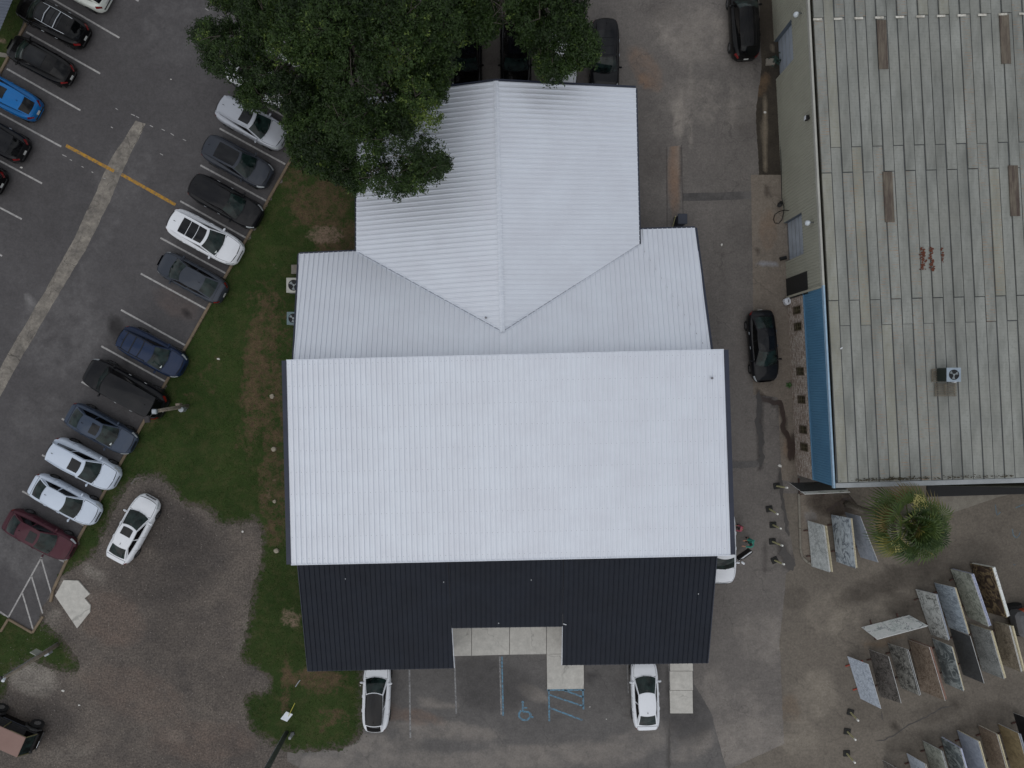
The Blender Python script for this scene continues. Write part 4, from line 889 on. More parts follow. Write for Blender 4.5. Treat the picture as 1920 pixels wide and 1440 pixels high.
def car(name, label, cat, px, heading, kind, pm, roof='plain', group=None, L=None, Wd=None, rails=None, cross=False, tails=True, heads=True, roofmat=None, sticker=False, chrome_line=False, glassm=None, roofpx=None, seam=True, windows=True):
    K = KIND[kind]; L = L or K['L']; Wd = Wd or K['W']; xc, xf, xr, xd, zr_, wbf, wtf = K['g']; h = L/2; hw = Wd/2
    r = thing(name, label, cat, P(*px), R(heading), group)
    glassm = glassm or mglass
    def w(t): 
        n = 4.4 if t > 0 else (3.9 if kind == 'hatch' else 5.0)
        return hw*max(.02, (1-abs(min(1, abs(t)*1.0))**n))**(1/n) if abs(t) > .55 else hw*(1-.0*abs(t))*max(.02, (1-abs(t)**n))**(1/n)
    zt = lambda t: lerpt(K['top'], t)
    def prof(t):
        t = max(-.996, min(.996, t)); W_ = w(t); z = zt(t); zb = .24+(.10 if abs(t) > .9 else 0); k = (z-zb)
        return [Vector((t*h, W_*a, zb+k*b)) for a, b in ((.90, 0), (.965, .12), (.995, .35), (1.0, .55), (.985, .72), (.955, .86), (.90, .955), (.82, 1.0), (.6, 1.025), (.3, 1.04), (0, 1.045))]
    def skin(t, s):      # s 0 (sill) .. 1 (centre line)
        pr = prof(t); q = s*(len(pr)-1); i = min(int(q), len(pr)-2); return pr[i].lerp(pr[i+1], q-i)
    ts = [-.996, -.985, -.965, -.935]+[-.9+.045*i for i in range(41)]+[.935, .965, .985, .996]
    V, Fc = [], []; rowsN = None
    for t_ in ts:
        pr = prof(t_); ring_ = pr+[Vector((p.x, -p.y, p.z)) for p in pr[-2::-1]]; rowsN = len(ring_); V += ring_
    for i in range(len(ts)-1):
        for k in range(rowsN-1): a = i*rowsN+k; Fc.append((a, a+1, a+rowsN+1, a+rowsN))
        Fc.append((i*rowsN+rowsN-1, i*rowsN, (i+1)*rowsN, (i+1)*rowsN+rowsN-1))
    Fc.append(tuple(range(rowsN))[::-1]); Fc.append(tuple((len(ts)-1)*rowsN+k for k in range(rowsN)))
    # greenhouse shell
    zb = zt(xc)+.015; zbr = zt(xd)+.015; cz = .045
    wb, wt = hw*wbf, hw*wtf; wbr = min(wb, w(xd)*wbf)*.97
    base_f = lambda v: Vector((xc*h+.18*(1-v*v), v*wb*.96, zb+.02*(1-v*v)))
    roof_f = lambda v: Vector((xf*h+.14*(1-v*v), v*wt*.95, zr_-.03+cz*(1-v*v)))
    roof_r = lambda v: Vector((xr*h-.07*(1-v*v), v*wt*.93, zr_-.05+cz*(1-v*v)))
    base_r = lambda v: Vector((xd*h-.07*(1-v*v), v*wbr*.95, zbr+.02*(1-v*v)))
    def f_ws(u, v): p = base_f(v).lerp(roof_f(v), u); p.z += .05*math.sin(math.pi*u); return p
    def f_rf(u, v): p = roof_f(v).lerp(roof_r(v), u); q = math.sin(math.pi*u); p.y *= 1+.07*q; p.z += .035*q; return p
    def f_rg(u, v): p = roof_r(v).lerp(base_r(v), u); p.z += .045*math.sin(math.pi*u); return p
    def f_sd(sg):
        def f(u, v):     # u along, v 0 belt .. 1 roof
            b = base_f(sg).lerp(base_r(sg), u); b.y = sg*min(abs(b.y)*(1+.06*math.sin(math.pi*u)), w(b.x/h)*.93); b.z = zt(b.x/h)+.01
            return b.lerp(f_rf(u, sg), v)
        return f
    def patch(f, u0, u1, v0, v1, nu, nv, off=0):
        P_ = []; 
        for i in range(nu+1):
            for j in range(nv+1):
                u = u0+(u1-u0)*i/nu; v = v0+(v1-v0)*j/nv; p = f(u, v)
                if off:
                    e = 1e-3; n = (f(u+e, v)-f(u-e, v)).cross(f(u, v+e)-f(u, v-e))
                    if n.length > 0:
                        n.normalize()
                        if n.dot(p-Vector((p.x*.5, 0, .6))) < 0: n = -n
                        p = p+n*off
                P_.append(p)
        return P_, [(i*(nv+1)+j, i*(nv+1)+j+1, (i+1)*(nv+1)+j+1, (i+1)*(nv+1)+j) for i in range(nu) for j in range(nv)]
    mb = MB(); mb.add(V, Fc)
    if not roofmat:
        mb.add(*patch(f_rf, 0, 1, -1, 1, 10, 8))
    for a in ((f_ws, 0, 1, -1, 1, 6, 8), (f_rg, 0, 1, -1, 1, 6, 8), (f_sd(1), 0, 1, 0, 1, 12, 3), (f_sd(-1), 0, 1, 0, 1, 12, 3)): mb.add(*patch(*a))
    body = mb.build('body', pm, r, True)
    bm = bmesh.new(); bm.from_mesh(body.data); bmesh.ops.recalc_face_normals(bm, faces=bm.faces); bm.to_mesh(body.data); bm.free()
    if roofmat: MB().add(*patch(f_rf, 0, 1, -1, 1, 10, 8)).add(*patch(f_rf, 0, 1, -1, 1, 10, 8, -.02)).build('roof', roofmat, r, True)
    def up(name, m, *a, par=r, **k):
        Pn, Fn = patch(*a, **k); o = MB().add(Pn, Fn).build(name, m, par, True)
        bm = bmesh.new(); bm.from_mesh(o.data)
        for f_ in bm.faces:
            f_.normal_update(); c = f_.calc_center_median()
            if f_.normal.dot(c-Vector((c.x*.5, 0, .6))) < 0: f_.normal_flip()
        bm.to_mesh(o.data); bm.free(); return o
    ws = up('windshield', glassm, f_ws, .05, .95, -.93, .93, 6, 8, off=.010)
    up('rear_window', glassm if kind == 'sedan' else msideg, f_rg, .10, .90, -.88, .88, 5, 8, off=.012)
    if windows:
        for sg in (1, -1):
            up('side_window', msideg, f_sd(sg), .07, .47, .14, .90, 6, 2, off=.012); up('side_window', msideg, f_sd(sg), .51, .90, .14, .88, 6, 2, off=.012)
    # hood and boot panels proud of a dark gap
    def hoodf(u, v): s_ = .70+.30*(1-abs(v)); p = skin(xc+.03+(u)*(.93-xc-.03)-.05*u*v*v*.6, s_); p.y *= (1 if v >= 0 else -1); return p
    if seam:
        up('hood_gap', mseam, hoodf, -.02, 1.02, -1.04, 1.04, 8, 10, off=.006); up('hood', pm, hoodf, .01, .985, -.985, .985, 8, 10, off=.014)
        if kind == 'sedan':
            def bootf(u, v): s_ = .70+.30*(1-abs(v)); p = skin(xd-.035+u*(-.955-xd+.035), s_); p.y *= (1 if v >= 0 else -1); return p
            up('boot_gap', mseam, bootf, -.03, 1.03, -1.04, 1.04, 3, 8, off=.006); up('boot_lid', pm, bootf, .03, .96, -.98, .98, 3, 8, off=.013)
    # lights on the body skin
    def sk(t0, t1, s0, s1, sg):
        def f(u, v): p = skin(t0+(t1-t0)*u, s0+(s1-s0)*v); p.y *= sg; return p
        return f
    for sg in (1, -1):
        if heads: up('headlight', mhead, sk(.80, .955, .42, .60, sg), 0, 1, 0, 1, 5, 2, off=.013)
        if tails: up('taillight', mtail, sk(-.985, -.88, .42, .62, sg), 0, 1, 0, 1, 4, 2, off=.013)
        # door shut lines and handle
        if seam:
            dl = MB()
            for t_ in (.33, -.06, -.46): MB().add(*patch(sk(t_-.003, t_+.003, .12, .66, sg), 0, 1, 0, 1, 1, 6, off=.004)).build('door_gap', mseam, r)
        for t_ in (.02, -.38): q = skin(t_, .48); MB().box((q.x, sg*(q.y+.018), q.z), (.20, .03, .03), None, .01).build('door_handle', pm if not chrome_line else mchrome, r)
        # mirror
        q = skin(xc-.10, .58); mrr = MB(); mrr.box((q.x-.02, sg*(q.y+.12), q.z+.07), (.12, .22, .15), rotz(sg*-.15), .05); mrr.tube([(q.x, sg*(q.y-.08), q.z+.03), (q.x, sg*(q.y+.06), q.z+.06)], .03, 6); mrr.build('mirror', pm, r, False)
        if chrome_line: up('window_trim', mchrome, f_sd(sg), .05, .92, .04, .085, 12, 1, off=.016)
    gl = MB().add(*patch(lambda u, v: Vector((lambda p: (p.x, p.y*(1 if v >= 0 else -1), p.z))(skin(.972+.018*u*(1-abs(v)), .25+.35*u))) if False else Vector((skin(.985, .3+.3*u).x+.02, v*w(.985)*.75, .42+.26*u)), 0, 1, -1, 1, 3, 6)); gl.build('grille', mblackp, r)
    bp = MB(); bp.box((-h*.985, 0, zt(-.97)*.55), (.08, hw*1.1, .14), None, .03); bp.build('rear_bumper', mblackp, r)
    MB().box((-h*1.004, 0, zt(-.97)*.72), (.02, .31, .15)).build('number_plate', mplate, r)
    MB().box((0, 0, .22), (L*.86, Wd*.80, .12)).build('underbody', mblackp, r)
    # wheels
    wr = .34 if kind in ('sedan', 'hatch') else (.37 if kind == 'suv' else .41)
    for fx in (.60, -.60):
        for sg in (1, -1):
            cy = sg*(w(fx)-.085); mb = MB(); seg_ = 24; prf = [(.0, wr*.62), (.0, wr*.93), (.03, wr), (.17, wr), (.20, wr*.93), (.2, wr*.62)]
            for i in range(seg_): pass
            vv = []; 
            for i in range(seg_):
                a = 2*math.pi*i/seg_
                for (yy, rr_) in prf: vv.append(Vector((fx*h+rr_*math.cos(a), cy+sg*(yy-.10), wr+rr_*math.sin(a))))
            ff = [(i*6+k, ((i+1) % seg_)*6+k, ((i+1) % seg_)*6+k+1, i*6+k+1) for i in range(seg_) for k in range(5)]
            wh = mb.add(vv, ff).build('wheel', mtyre, r, True)
            rb = MB()
            for k in range(5):
                a = 2*math.pi*k/5; d = Vector((math.cos(a), 0, math.sin(a))); c = Vector((fx*h, cy+sg*.095, wr)); e = Vector((-d.z, 0, d.x))*.05
                rb.quad(c-e, c+d*wr*.64-e, c+d*wr*.64+e, c+e)
            rb.tube([Vector((fx*h, cy+sg*.07, wr)), Vector((fx*h, cy+sg*.08, wr))], wr*.63, 20); rb.build('rim', mrim, wh)
    # roof equipment
    if roof == 'pano': up('panoramic_roof', mpano, f_rf, .06, .66, -.80, .80, 8, 6, off=.012)
    elif roof == 'pano3':
        for u0, u1 in ((.05, .26), (.275, .48), (.495, .70)): up('roof_panel', mpano, f_rf, u0, u1, -.76, .76, 4, 6, off=.012)
    elif roof == 'small': up('sunroof', mpano, f_rf, .08, .36 if kind == 'suv' else .46, -.62, .62, 5, 6, off=.012)
    elif roof == 'bars4':
        for u0 in (.30, .56, .82): up('roof_gap', mseam, f_rf, u0, u0+.025, -.95, .95, 1, 8, off=.012)
    elif roof == 'ribs':
        for v in (-.6, -.3, 0, .3, .6): up('roof_groove', mseam, f_rf, .06, .94, v-.012, v+.012, 8, 1, off=.008)
    if rails:
        for sg in (1, -1): MB().tube([f_rf(u, sg*.93)+Vector((0, 0, .035 if .07 < u < .93 else .0)) for u in (.05, .09, .3, .5, .7, .91, .95)], .018, 6).build('roof_rail', rails, r, True)
    if cross:
        for u in (.30, .62): MB().tube([f_rf(u, -.93)+Vector((0, 0, .07)), f_rf(u, 0)+Vector((0, 0, .08)), f_rf(u, .93)+Vector((0, 0, .07))], .025, 6).build('crossbar', mchrome, r)
    q = f_rf(.86, 0); MB().add([q+Vector((.09, 0, 0)), q+Vector((-.09, .02, 0)), q+Vector((-.09, -.02, 0)), q+Vector((-.08, 0, .06))], [(0, 1, 3), (0, 3, 2), (1, 2, 3)]).build('antenna_fin', mblackp, r)
    for v0 in (.1, -.55): MB().tube([f_ws(.03, v0)+Vector((.02, 0, .02)), f_ws(.16, v0+.42)+Vector((.0, 0, .02))], .010, 4).build('wiper', mblackp, r)
    q = f_ws(.86, 0); MB().box(q+Vector((0, 0, .006)), (.10, .13, .01)).build('mirror_mount', mblackp, r)
    if sticker: q = f_ws(.14, -.62); MB().box(q+Vector((0, 0, .022)), (.12, .16, .006), rotz(.2)).build('dash_paper', mpaper, r)
    return r
pw = paint('paint_white', lin((222, 225, 230)), 0, .3); pw2 = paint('paint_silver_white', lin((196, 206, 220)), .2, .3); psil = paint('paint_silver', lin((166, 170, 178)), .6, .3)
pgr = paint('paint_graphite', lin((54, 58, 66)), .5, .3); pgr2 = paint('paint_mid_grey', lin((58, 63, 72)), .5, .3); pbk = paint('paint_black', lin((6, 6, 8)), .0, .25); pbk2 = paint('paint_soft_black', lin((18, 19, 23)), .3, .3)
pbl = paint('paint_bright_blue', lin((22, 98, 160)), .3, .3); pnv = paint('paint_navy', lin((30, 44, 70)), .4, .3); psl = paint('paint_slate_blue', lin((58, 68, 84)), .5, .3); pmr = paint('paint_maroon', lin((70, 34, 44)), .4, .3); pwk = paint('paint_pearl', lin((208, 212, 206)), .1, .3)
dn, un = -28.6, 151.4       # heading down-right / up-left along the stalls
G1, G2 = 'cars parked nose to the grass kerb', 'cars parked along the left edge of the lot'
GS = 'cars parked against the white roofed building'
car('parked_car', 'pale pearl white car cut by the top edge, its rear towards the lane', 'car', (153, -19), un, 'suv', pwk, 'plain', G2)
car('parked_suv', 'black SUV with silver roof rails and crossbars over glass roof', 'SUV', (111, 48), un, 'suv', pbk, 'pano3', G2, L=5.0, rails=mchrome, cross=True, chrome_line=True)
car('parked_car', 'black hatchback between the SUV with crossbars and the bright blue hatchback', 'car', (88, 122), un, 'hatch', pbk, 'pano', G2, L=4.7)
car('parked_car', 'bright blue hatchback with dark sunroof', 'car', (29, 188), un, 'hatch', pbl, 'small', G2, L=4.5)
car('parked_suv', 'black SUV with grey roof reflection, just below the bright blue hatchback', 'SUV', (4, 262), un, 'suv', pbk2, 'plain', G2, L=4.6, chrome_line=True)
car('parked_car', 'black car of which only the rear end shows at the left edge', 'car', (-40, 322), un, 'suv', pbk, 'plain', G2, L=4.7)
car('parked_car', 'white car almost hidden by the oak, farthest up the kerb row', 'car', (545, 95), dn, 'suv', pw, 'plain', G1)
car('parked_car', 'white car mostly hidden by the oak, next above the silver SUV', 'car', (497, 163), dn, 'suv', pw, 'pano', G1)
car('parked_suv', 'silver SUV with sunroof, its nose under the oak leaves', 'SUV', (480, 238), dn, 'suv', psil, 'small', G1, L=4.8, rails=psil)
car('parked_suv', 'dark grey SUV with long glass roof beside the silver SUV', 'SUV', (454, 310), dn, 'suv', pgr, 'pano', G1, L=4.75)
car('parked_suv', 'black SUV with chrome trim between the dark grey and the white SUV', 'SUV', (432, 383), dn, 'suv', pbk2, 'plain', G1, L=5.0, chrome_line=True)
car('parked_suv', 'white SUV with three panel glass roof', 'SUV', (394, 449), dn, 'suv', pw, 'pano3', G1, L=5.1, Wd=2.0, sticker=True)
car('parked_car', 'dark grey sedan parked with its boot over the grass, above the empty bay', 'sedan', (368, 523), un, 'sedan', pgr2, 'plain', G1, L=4.85, tails=True)
car('parked_suv', 'navy blue SUV with black bars across its roof', 'SUV', (296, 661), dn, 'suv', pnv, 'bars4', G1, L=4.6, rails=mblackp, sticker=True)
car('parked_suv', 'very long black SUV reversed against the kerb below the lamp pole', 'SUV', (247, 729), un, 'bigsuv', pbk2, 'plain', G1, L=5.75, Wd=2.1, chrome_line=True)
car('parked_car', 'slate blue sedan with small sunroof', 'sedan', (201, 803), dn, 'sedan', psl, 'small', G1, L=4.8, sticker=True)
car('parked_suv', 'silver white SUV with dark glass roof beside the slate blue sedan', 'SUV', (170, 868), dn, 'suv', pw2, 'small', G1, L=4.8, rails=pw2)
car('parked_car', 'white sedan with plain roof and black rear window', 'sedan', (134, 934), dn, 'sedan', pw2, 'plain', G1, L=4.85)
car('parked_car', 'maroon sedan with small sunroof, last in the kerb row', 'sedan', (87, 999), dn, 'sedan', pmr, 'small', G1, L=4.85)
car('parked_car', 'white sedan standing alone on the dark gravel with small sunroof', 'sedan', (260, 988), 61.5, 'sedan', pw, 'small', L=4.75)
car('parked_suv', 'white SUV with black roof, nose under the dark canopy roof', 'SUV', (709.5, 1297), 88, 'hatch', pw, 'plain', GS, L=4.6, Wd=1.82, roofmat=mpano, rails=mblackp)
car('parked_car', 'white sedan with nose under the dark canopy roof, next to the ramp', 'sedan', (1206, 1293), 92.5, 'sedan', pw, 'plain', GS, L=4.7, Wd=1.80)
car('parked_car', 'black sedan facing down the alley between the two buildings', 'sedan', (1424, 650), -85, 'sedan', pbk2, 'pano', L=4.75, chrome_line=True)
car('parked_suv', 'black SUV beside the damp gutter at the top of the alley', 'SUV', (1389, 52), 92.5, 'suv', pbk, 'ribs', L=4.85)
wc = car('parked_suv', 'white SUV half under the roof edge with its black lined door open', 'SUV', (1346, 1021), -89, 'suv', pw, 'plain', L=4.9, Wd=1.92)
car('parked_suv', 'black SUV farthest left of those half hidden between oak and gable', 'SUV', (876, 108), -82-180+172, 'bigsuv', pbk, 'pano', GS, L=5.2)
car('parked_suv', 'black SUV second from left below the right hand oak', 'SUV', (967, 108), -90, 'bigsuv', pbk, 'small', GS, L=5.2)
car('parked_car', 'white car speckled by leaf gaps below the right hand oak', 'car', (1054, 112), -90, 'sedan', pw, 'plain', GS, L=4.9)
car('parked_suv', 'dark SUV standing clear of the oak right above the gable', 'SUV', (1131, 114), -90, 'suv', pbk2, 'pano3', GS, L=4.65, chrome_line=True)
car('parked_car', 'dark car of which a pale corner shows at the left edge beside the small lawn', 'car', (-72, 1150), un, 'suv', pgr, 'plain', L=4.6)
# open door on the white SUV (car faces the bottom; door swings towards the alley)
dmb = MB(); c0 = P(1381, 1049, .6)
dvec = (P(1403, 1028, .6)-P(1378, 1046, .6)).normalized(); nv = Vector((-dvec.y, dvec.x, 0))
def dpt(a, z, o=0): q = P(1377, 1045, 0)+dvec*a+nv*o; return Vector((q.x, q.y, z))
door_root = wc; inv = Matrix.Translation(wc.location) @ Matrix.Rotation(R(-89), 4, 'Z'); inv = inv.inverted()
def addto(mb, name, m, par=wc):
    mb.v = [inv @ v for v in mb.v]; return mb.build(name, m, par)
mb = MB(); 
for o1, o2, m_ in ((0, .05, pw), (.05, .12, mblackp)):
    mb = MB(); pts = [dpt(0, .35, o1), dpt(1.05, .38, o1), dpt(1.05, 1.0, o1), dpt(0, 1.0, o1)]; pq = [dpt(0, .35, o2), dpt(1.05, .38, o2), dpt(1.05, 1.0, o2), dpt(0, 1.0, o2)]
    mb.add(pts+pq, [(0, 1, 2, 3), (7, 6, 5, 4), (0, 4, 5, 1), (1, 5, 6, 2), (2, 6, 7, 3), (3, 7, 4, 0)]); dd = addto(mb, 'door' if m_ is pw else 'door_lining', m_)
mb = MB(); mb.tube([dpt(0, 1.0, .06), dpt(.35, 1.45, .12), dpt(.95, 1.5, .14), dpt(1.05, 1.0, .06)], .025, 6); addto(mb, 'door_frame', mblackp)
mb = MB(); mb.tube([dpt(.25, 1.03, .07), dpt(.9, 1.03, .07)], .018, 6); addto(mb, 'door_sill_trim', mchrome)
mb = MB(); mb.box(dpt(.12, 1.05, -.22), (.14, .26, .17), rotz(math.atan2(dvec.y, dvec.x)+.3), .05); addto(mb, 'mirror', pw)
# ---- soft top off-roader at the bottom left corner
J = thing('off_roader', 'black off-road car with flat pinkish tan roof in the bottom left corner', 'off-road car', P(33, 1358), R(-24))
J_L, J_W = 4.2, 1.62
MB().box((0, 0, .72), (J_L*.93, J_W*.86, .62), None, .08).build('body', pbk, J)
MB().box((.05, 0, 1.74), (3.1, 1.40, .07), None, .03).build('roof', mat('tan_roof', lin((138, 112, 104)), lin((130, 104, 96)), .8, .8, fine=.04), J)
MB().tube([(1.58, -.66, 1.70), (1.88, -.68, 1.05)], .04, 6).tube([(1.58, .66, 1.70), (1.88, .68, 1.05)], .04, 6).tube([(.0, .68, 1.7), (.0, .7, 1.0)], .04, 6).tube([(.0, -.68, 1.7), (.0, -.7, 1.0)], .04, 6).tube([(1.58, .68, 1.70), (.5, .7, 1.72)], .03, 6).build('roll_cage', mat('olive_bar', lin((92, 88, 58)), rough=.6), J)
MB().box((.2, 0, 1.06), (1.9, 1.24, .06)).build('interior', mint, J)
MB().add([Vector(p) for p in ((1.58, -.62, 1.68), (1.58, .62, 1.68), (1.86, .64, 1.06), (1.86, -.64, 1.06))], [(0, 1, 2, 3)]).build('rear_window', mglass, J)
for x, s_ in ((1.35, 1), (1.35, -1), (-1.25, 1), (-1.25, -1)):
    wv_ = MB().tube([(x, s_*.66, .40), (x, s_*.90, .40)], .42, 22).build('wheel', mtyre, J); MB().tube([(x, s_*.89, .40), (x, s_*.915, .40)], .2, 16).build('rim', mchrome, wv_)
    MB().tube([(x-.52, s_*.80, .66), (x-.36, s_*.80, .92), (x, s_*.80, .99), (x+.36, s_*.80, .92), (x+.52, s_*.80, .66)], .09, 8).build('fender', mblackp, J)
MB().tube([(2.03, -.66, .55), (2.03, .66, .55)], .06, 8).build('rear_bumper', mblackp, J); MB().box((2.1, -.1, .78), (.03, .5, .05), None, .01).build('bumper_trim', mchrome, J)
MB().tube([(1.9, -.62, .95), (1.9, .62, .95)], .025, 8).build('tailgate_rail', mblackp, J)
for s_ in (.76, -.76): MB().tube([(-.6, s_, .98), (1.0, s_, .98)], .022, 6).build('side_rail', pgr2, J)
# ---- loader at the right edge
FK = thing('forklift', 'orange and grey forklift at the right edge beside the stone racks', 'forklift', P(1934, 1150), R(12))
FK.scale = (1.5, 1.5, 1.15)
mor = mat('orange_paint', lin((176, 78, 44)), lin((150, 64, 38)), 2, .5); mgy = mat('forklift_grey', lin((92, 92, 94)), lin((76, 76, 78)), 2, .6)
MB().box((-.3, 0, .75), (1.7, 1.05, .6), None, .15).build('body', mor, FK); MB().box((-1.0, 0, .8), (.5, 1.1, .8), None, .14).build('counterweight', mgy, FK)
MB().box((-.1, 0, 1.15), (.5, .5, .2), None, .08).build('seat', mblackp, FK)
gd = MB()
for sx_ in (-.7, .45):
    for sy in (-.42, .42): gd.tube([(sx_, sy, 1.0), (sx_*.9, sy, 2.05)], .035, 6)
for k in range(6): gd.tube([(-.63+k*.21, -.42, 2.05), (-.63+k*.21, .42, 2.05)], .02, 5)
gd.tube([(-.63, -.42, 2.05), (.42, -.42, 2.05)], .03, 6); gd.tube([(-.63, .42, 2.05), (.42, .42, 2.05)], .03, 6); gd.build('guard', mgy, FK)
ms = MB(); 
for sy in (-.3, .3): ms.box((.85, sy, 1.1), (.12, .12, 2.0))
ms.box((.85, 0, 1.9), (.1, .7, .1)); ms.build('mast', mblackp, FK)
for sy in (-.25, .25): MB().box((1.4, sy, .12), (1.05, .12, .05)).build('fork', mblackp, FK)
for x, rr_ in ((.5, .38), (-.85, .32)):
    for sy in (-.55, .55): MB().tube([(x, sy-.11, rr_), (x, sy+.11, rr_)], rr_, 20).build('wheel', mtyre, FK)

# ------------------------------------------------------------------ trees
def leafmat(name, a, b, c, tr=True):
    t = NT(name); gi = t.n('ShaderNodeNewGeometry'); at = t.n('ShaderNodeAttribute', attribute_name='leaf'); sp = t.n('ShaderNodeSeparateColor'); t.l(at.outputs['Color'], sp.inputs[0])
    col = t.mix(t.ramp(sp.outputs[0], 0, .7), a, b); col = t.mix(t.ramp(sp.outputs[0], .8, 1), col, c)
    m = t.done(col, .55, 0, .35)
    if tr:
        tb = t.n('ShaderNodeBsdfTranslucent'); t.l(col, tb.inputs[0]); ms_ = t.n('ShaderNodeMixShader'); ms_.inputs[0].default_value = .25
        t.l(t.b.outputs[0], ms_.inputs[1]); t.l(tb.outputs[0], ms_.inputs[2]); t.l(ms_.outputs[0], t.t.nodes['Material Output'].inputs[0])
    return m
M['oak'] = leafmat('oak_leaves', lin((23, 39, 16)), lin((54, 76, 32)), lin((104, 122, 56)))
M['bark'] = mat('oak_bark', lin((96, 90, 84)), lin((62, 56, 50)), 5, .95, fine=.3)
def oak(label, px_poly, trunk_px, seed, nlobe, hmin=6.0, hmax=10.5, holes=(), dens=1.0, extra=()):
    rg = random.Random(seed); root = thing('oak_tree', label, 'tree', P(*trunk_px)); tw = P(*trunk_px)
    H0 = 8.6; pl = [(P(x, y, H0).x, P(x, y, H0).y) for x, y in px_poly]
    def bd(x, y):
        d = 1e9
        for i in range(len(pl)):
            (ax, ay), (bx, by) = pl[i], pl[(i+1) % len(pl)]; ex, ey = bx-ax, by-ay; k = max(0, min(1, ((x-ax)*ex+(y-ay)*ey)/(ex*ex+ey*ey+1e-9))); d = min(d, math.hypot(x-ax-k*ex, y-ay-k*ey))
        return d
    xs = [p[0] for p in pl]; ys = [p[1] for p in pl]; lobes = []
    for x, y, r_ in extra: q = P(x, y, 8.2); lobes.append((q.x, q.y, 8.2+rg.uniform(-.8, .8), r_/32))
    hl = [(P(x, y, H0).x, P(x, y, H0).y, r_/32) for x, y, r_ in holes]; tries = 0
    while len(lobes) < nlobe and tries < 60000:
        tries += 1; x, y = rg.uniform(min(xs), max(xs)), rg.uniform(min(ys), max(ys))
        if not inpoly(x, y, pl): continue
        d = bd(x, y); r_ = min(rg.uniform(.75, 1.7), max(.45, d*.98))
        if d < .38 or any(math.hypot(x-a, y-b) < (r_+c)*.85 for a, b, c in hl): continue
        if any(math.hypot(x-a, y-b) < (r_+c)*.30 for a, b, z, c in lobes): continue
        z = hmin+(hmax-hmin)*min(1, d/3.5)*rg.uniform(.55, 1)+rg.uniform(-.5, .5)
        s = (CH-z)/(CH-H0); lobes.append((x*s, y*s, z, r_))
    V, Fc, A = [], [], []
    def leaf(c, nrm, sz, tone):
        a = nrm.orthogonal().normalized(); b = nrm.cross(a); t_ = rg.uniform(0, 6.28); d = a*math.cos(t_)+b*math.sin(t_); e = nrm.cross(d)
        n = len(V); V.extend([c-d*sz, c-e*sz*.38, c+d*sz, c+e*sz*.38]); Fc.append((n, n+1, n+2, n+3)); A.extend([tone]*4)
    for (x, y, z, r_) in lobes:
        lt = rg.gauss(.42, .2); c0 = Vector((x, y, z))
        ncl = int(100*r_*r_*dens)+10
        for _ in range(ncl):
            th = rg.uniform(0, 6.283); cz_ = rg.uniform(-.35, 1) ; rr_ = math.sqrt(max(0, 1-cz_*cz_)); k = r_*rg.uniform(.62, 1.12)
            out = Vector((math.cos(th)*rr_, math.sin(th)*rr_, cz_)); cc = c0+Vector((out.x*k, out.y*k, out.z*k*.75)); ct = lt+rg.gauss(0, .13)
            if noise.noise(cc*.55) < -.28: continue
            tw_dir = (out+Vector((rg.gauss(0, .4), rg.gauss(0, .4), .1))).normalized()
            for j in range(rg.randint(12, 18)):
                q = cc+tw_dir*rg.uniform(-.12, .26)+Vector((rg.gauss(0, .085), rg.gauss(0, .085), rg.gauss(0, .07)))
                nr = Vector((rg.gauss(0, .55), rg.gauss(0, .55), rg.uniform(.25, 1))).normalized()
                leaf(q, nr, rg.uniform(.058, .108), min(1, max(0, ct+rg.gauss(0, .13))))
    o = obj('crown', V, Fc, M['oak'], root); o.location = -tw
    ca = o.data.color_attributes.new('leaf', 'FLOAT_COLOR', 'POINT'); buf = [0.0]*(len(A)*4)
    for i, a in enumerate(A): buf[i*4] = a; buf[i*4+1] = a; buf[i*4+2] = a; buf[i*4+3] = 1
    ca.data.foreach_set('color', buf)
    o['label'] = 'dense dark green leaf crown'
    tk = MB(); tk.tube([(0, 0, 0), (.05, .05, .5), (.1, 0, 1.8), (0, .1, 3.2)], [.62, .48, .42, .40], 14)
    tk.build('trunk', M['bark'], root, True)
    bb = MB()
    for (x, y, z, r_) in rg.sample(lobes, min(len(lobes), 70)):
        e = Vector((x, y, z))-tw; s_ = Vector((0, .1, 3.0)); m1_ = s_.lerp(e, .35)+Vector((rg.gauss(0, .3), rg.gauss(0, .3), .9)); m2_ = s_.lerp(e, .7)+Vector((rg.gauss(0, .3), rg.gauss(0, .3), .5))
        bb.tube([s_, m1_, m2_, e], [.16, .11, .06, .02], 6, False)
    for (x, y, z, r_) in lobes:
        for _ in range(2):
            e = Vector((x, y, z))-tw; t2 = e+Vector((rg.gauss(0, 1), rg.gauss(0, 1), rg.uniform(.2, .9))).normalized()*r_*1.05; bb.tube([e, (e+t2)/2+Vector((0, 0, .1)), t2], [.025, .018, .008], 4, False)
    bb.build('branches', M['bark'], root)
    return root
T1P = [(330, -110), (398, -60), (375, 0), (405, 18), (440, 22), (462, 34), (420, 38), (392, 34), (358, 48), (360, 75), (362, 100), (380, 124), (412, 134), (440, 150), (448, 168), (440, 186), (458, 204), (496, 204), (530, 200), (532, 235), (541, 268), (545, 305), (575, 322), (600, 332), (640, 348), (664, 374), (690, 352), (718, 345), (716, 372),
       (742, 380), (770, 374), (780, 340), (838, 345), (844, 300), (800, 268), (806, 250), (776, 240), (772, 205), (832, 200), (842, 150), (868, 112), (872, 60), (856, 0), (850, -110)]
T2P = [(850, -110), (852, 20), (868, 60), (866, 86), (905, 86), (945, 60), (985, 88), (1000, 118), (1012, 146), (1040, 154), (1080, 136), (1122, 112), (1128, 62), (1094, 42), (1102, 0), (1110, -110)]
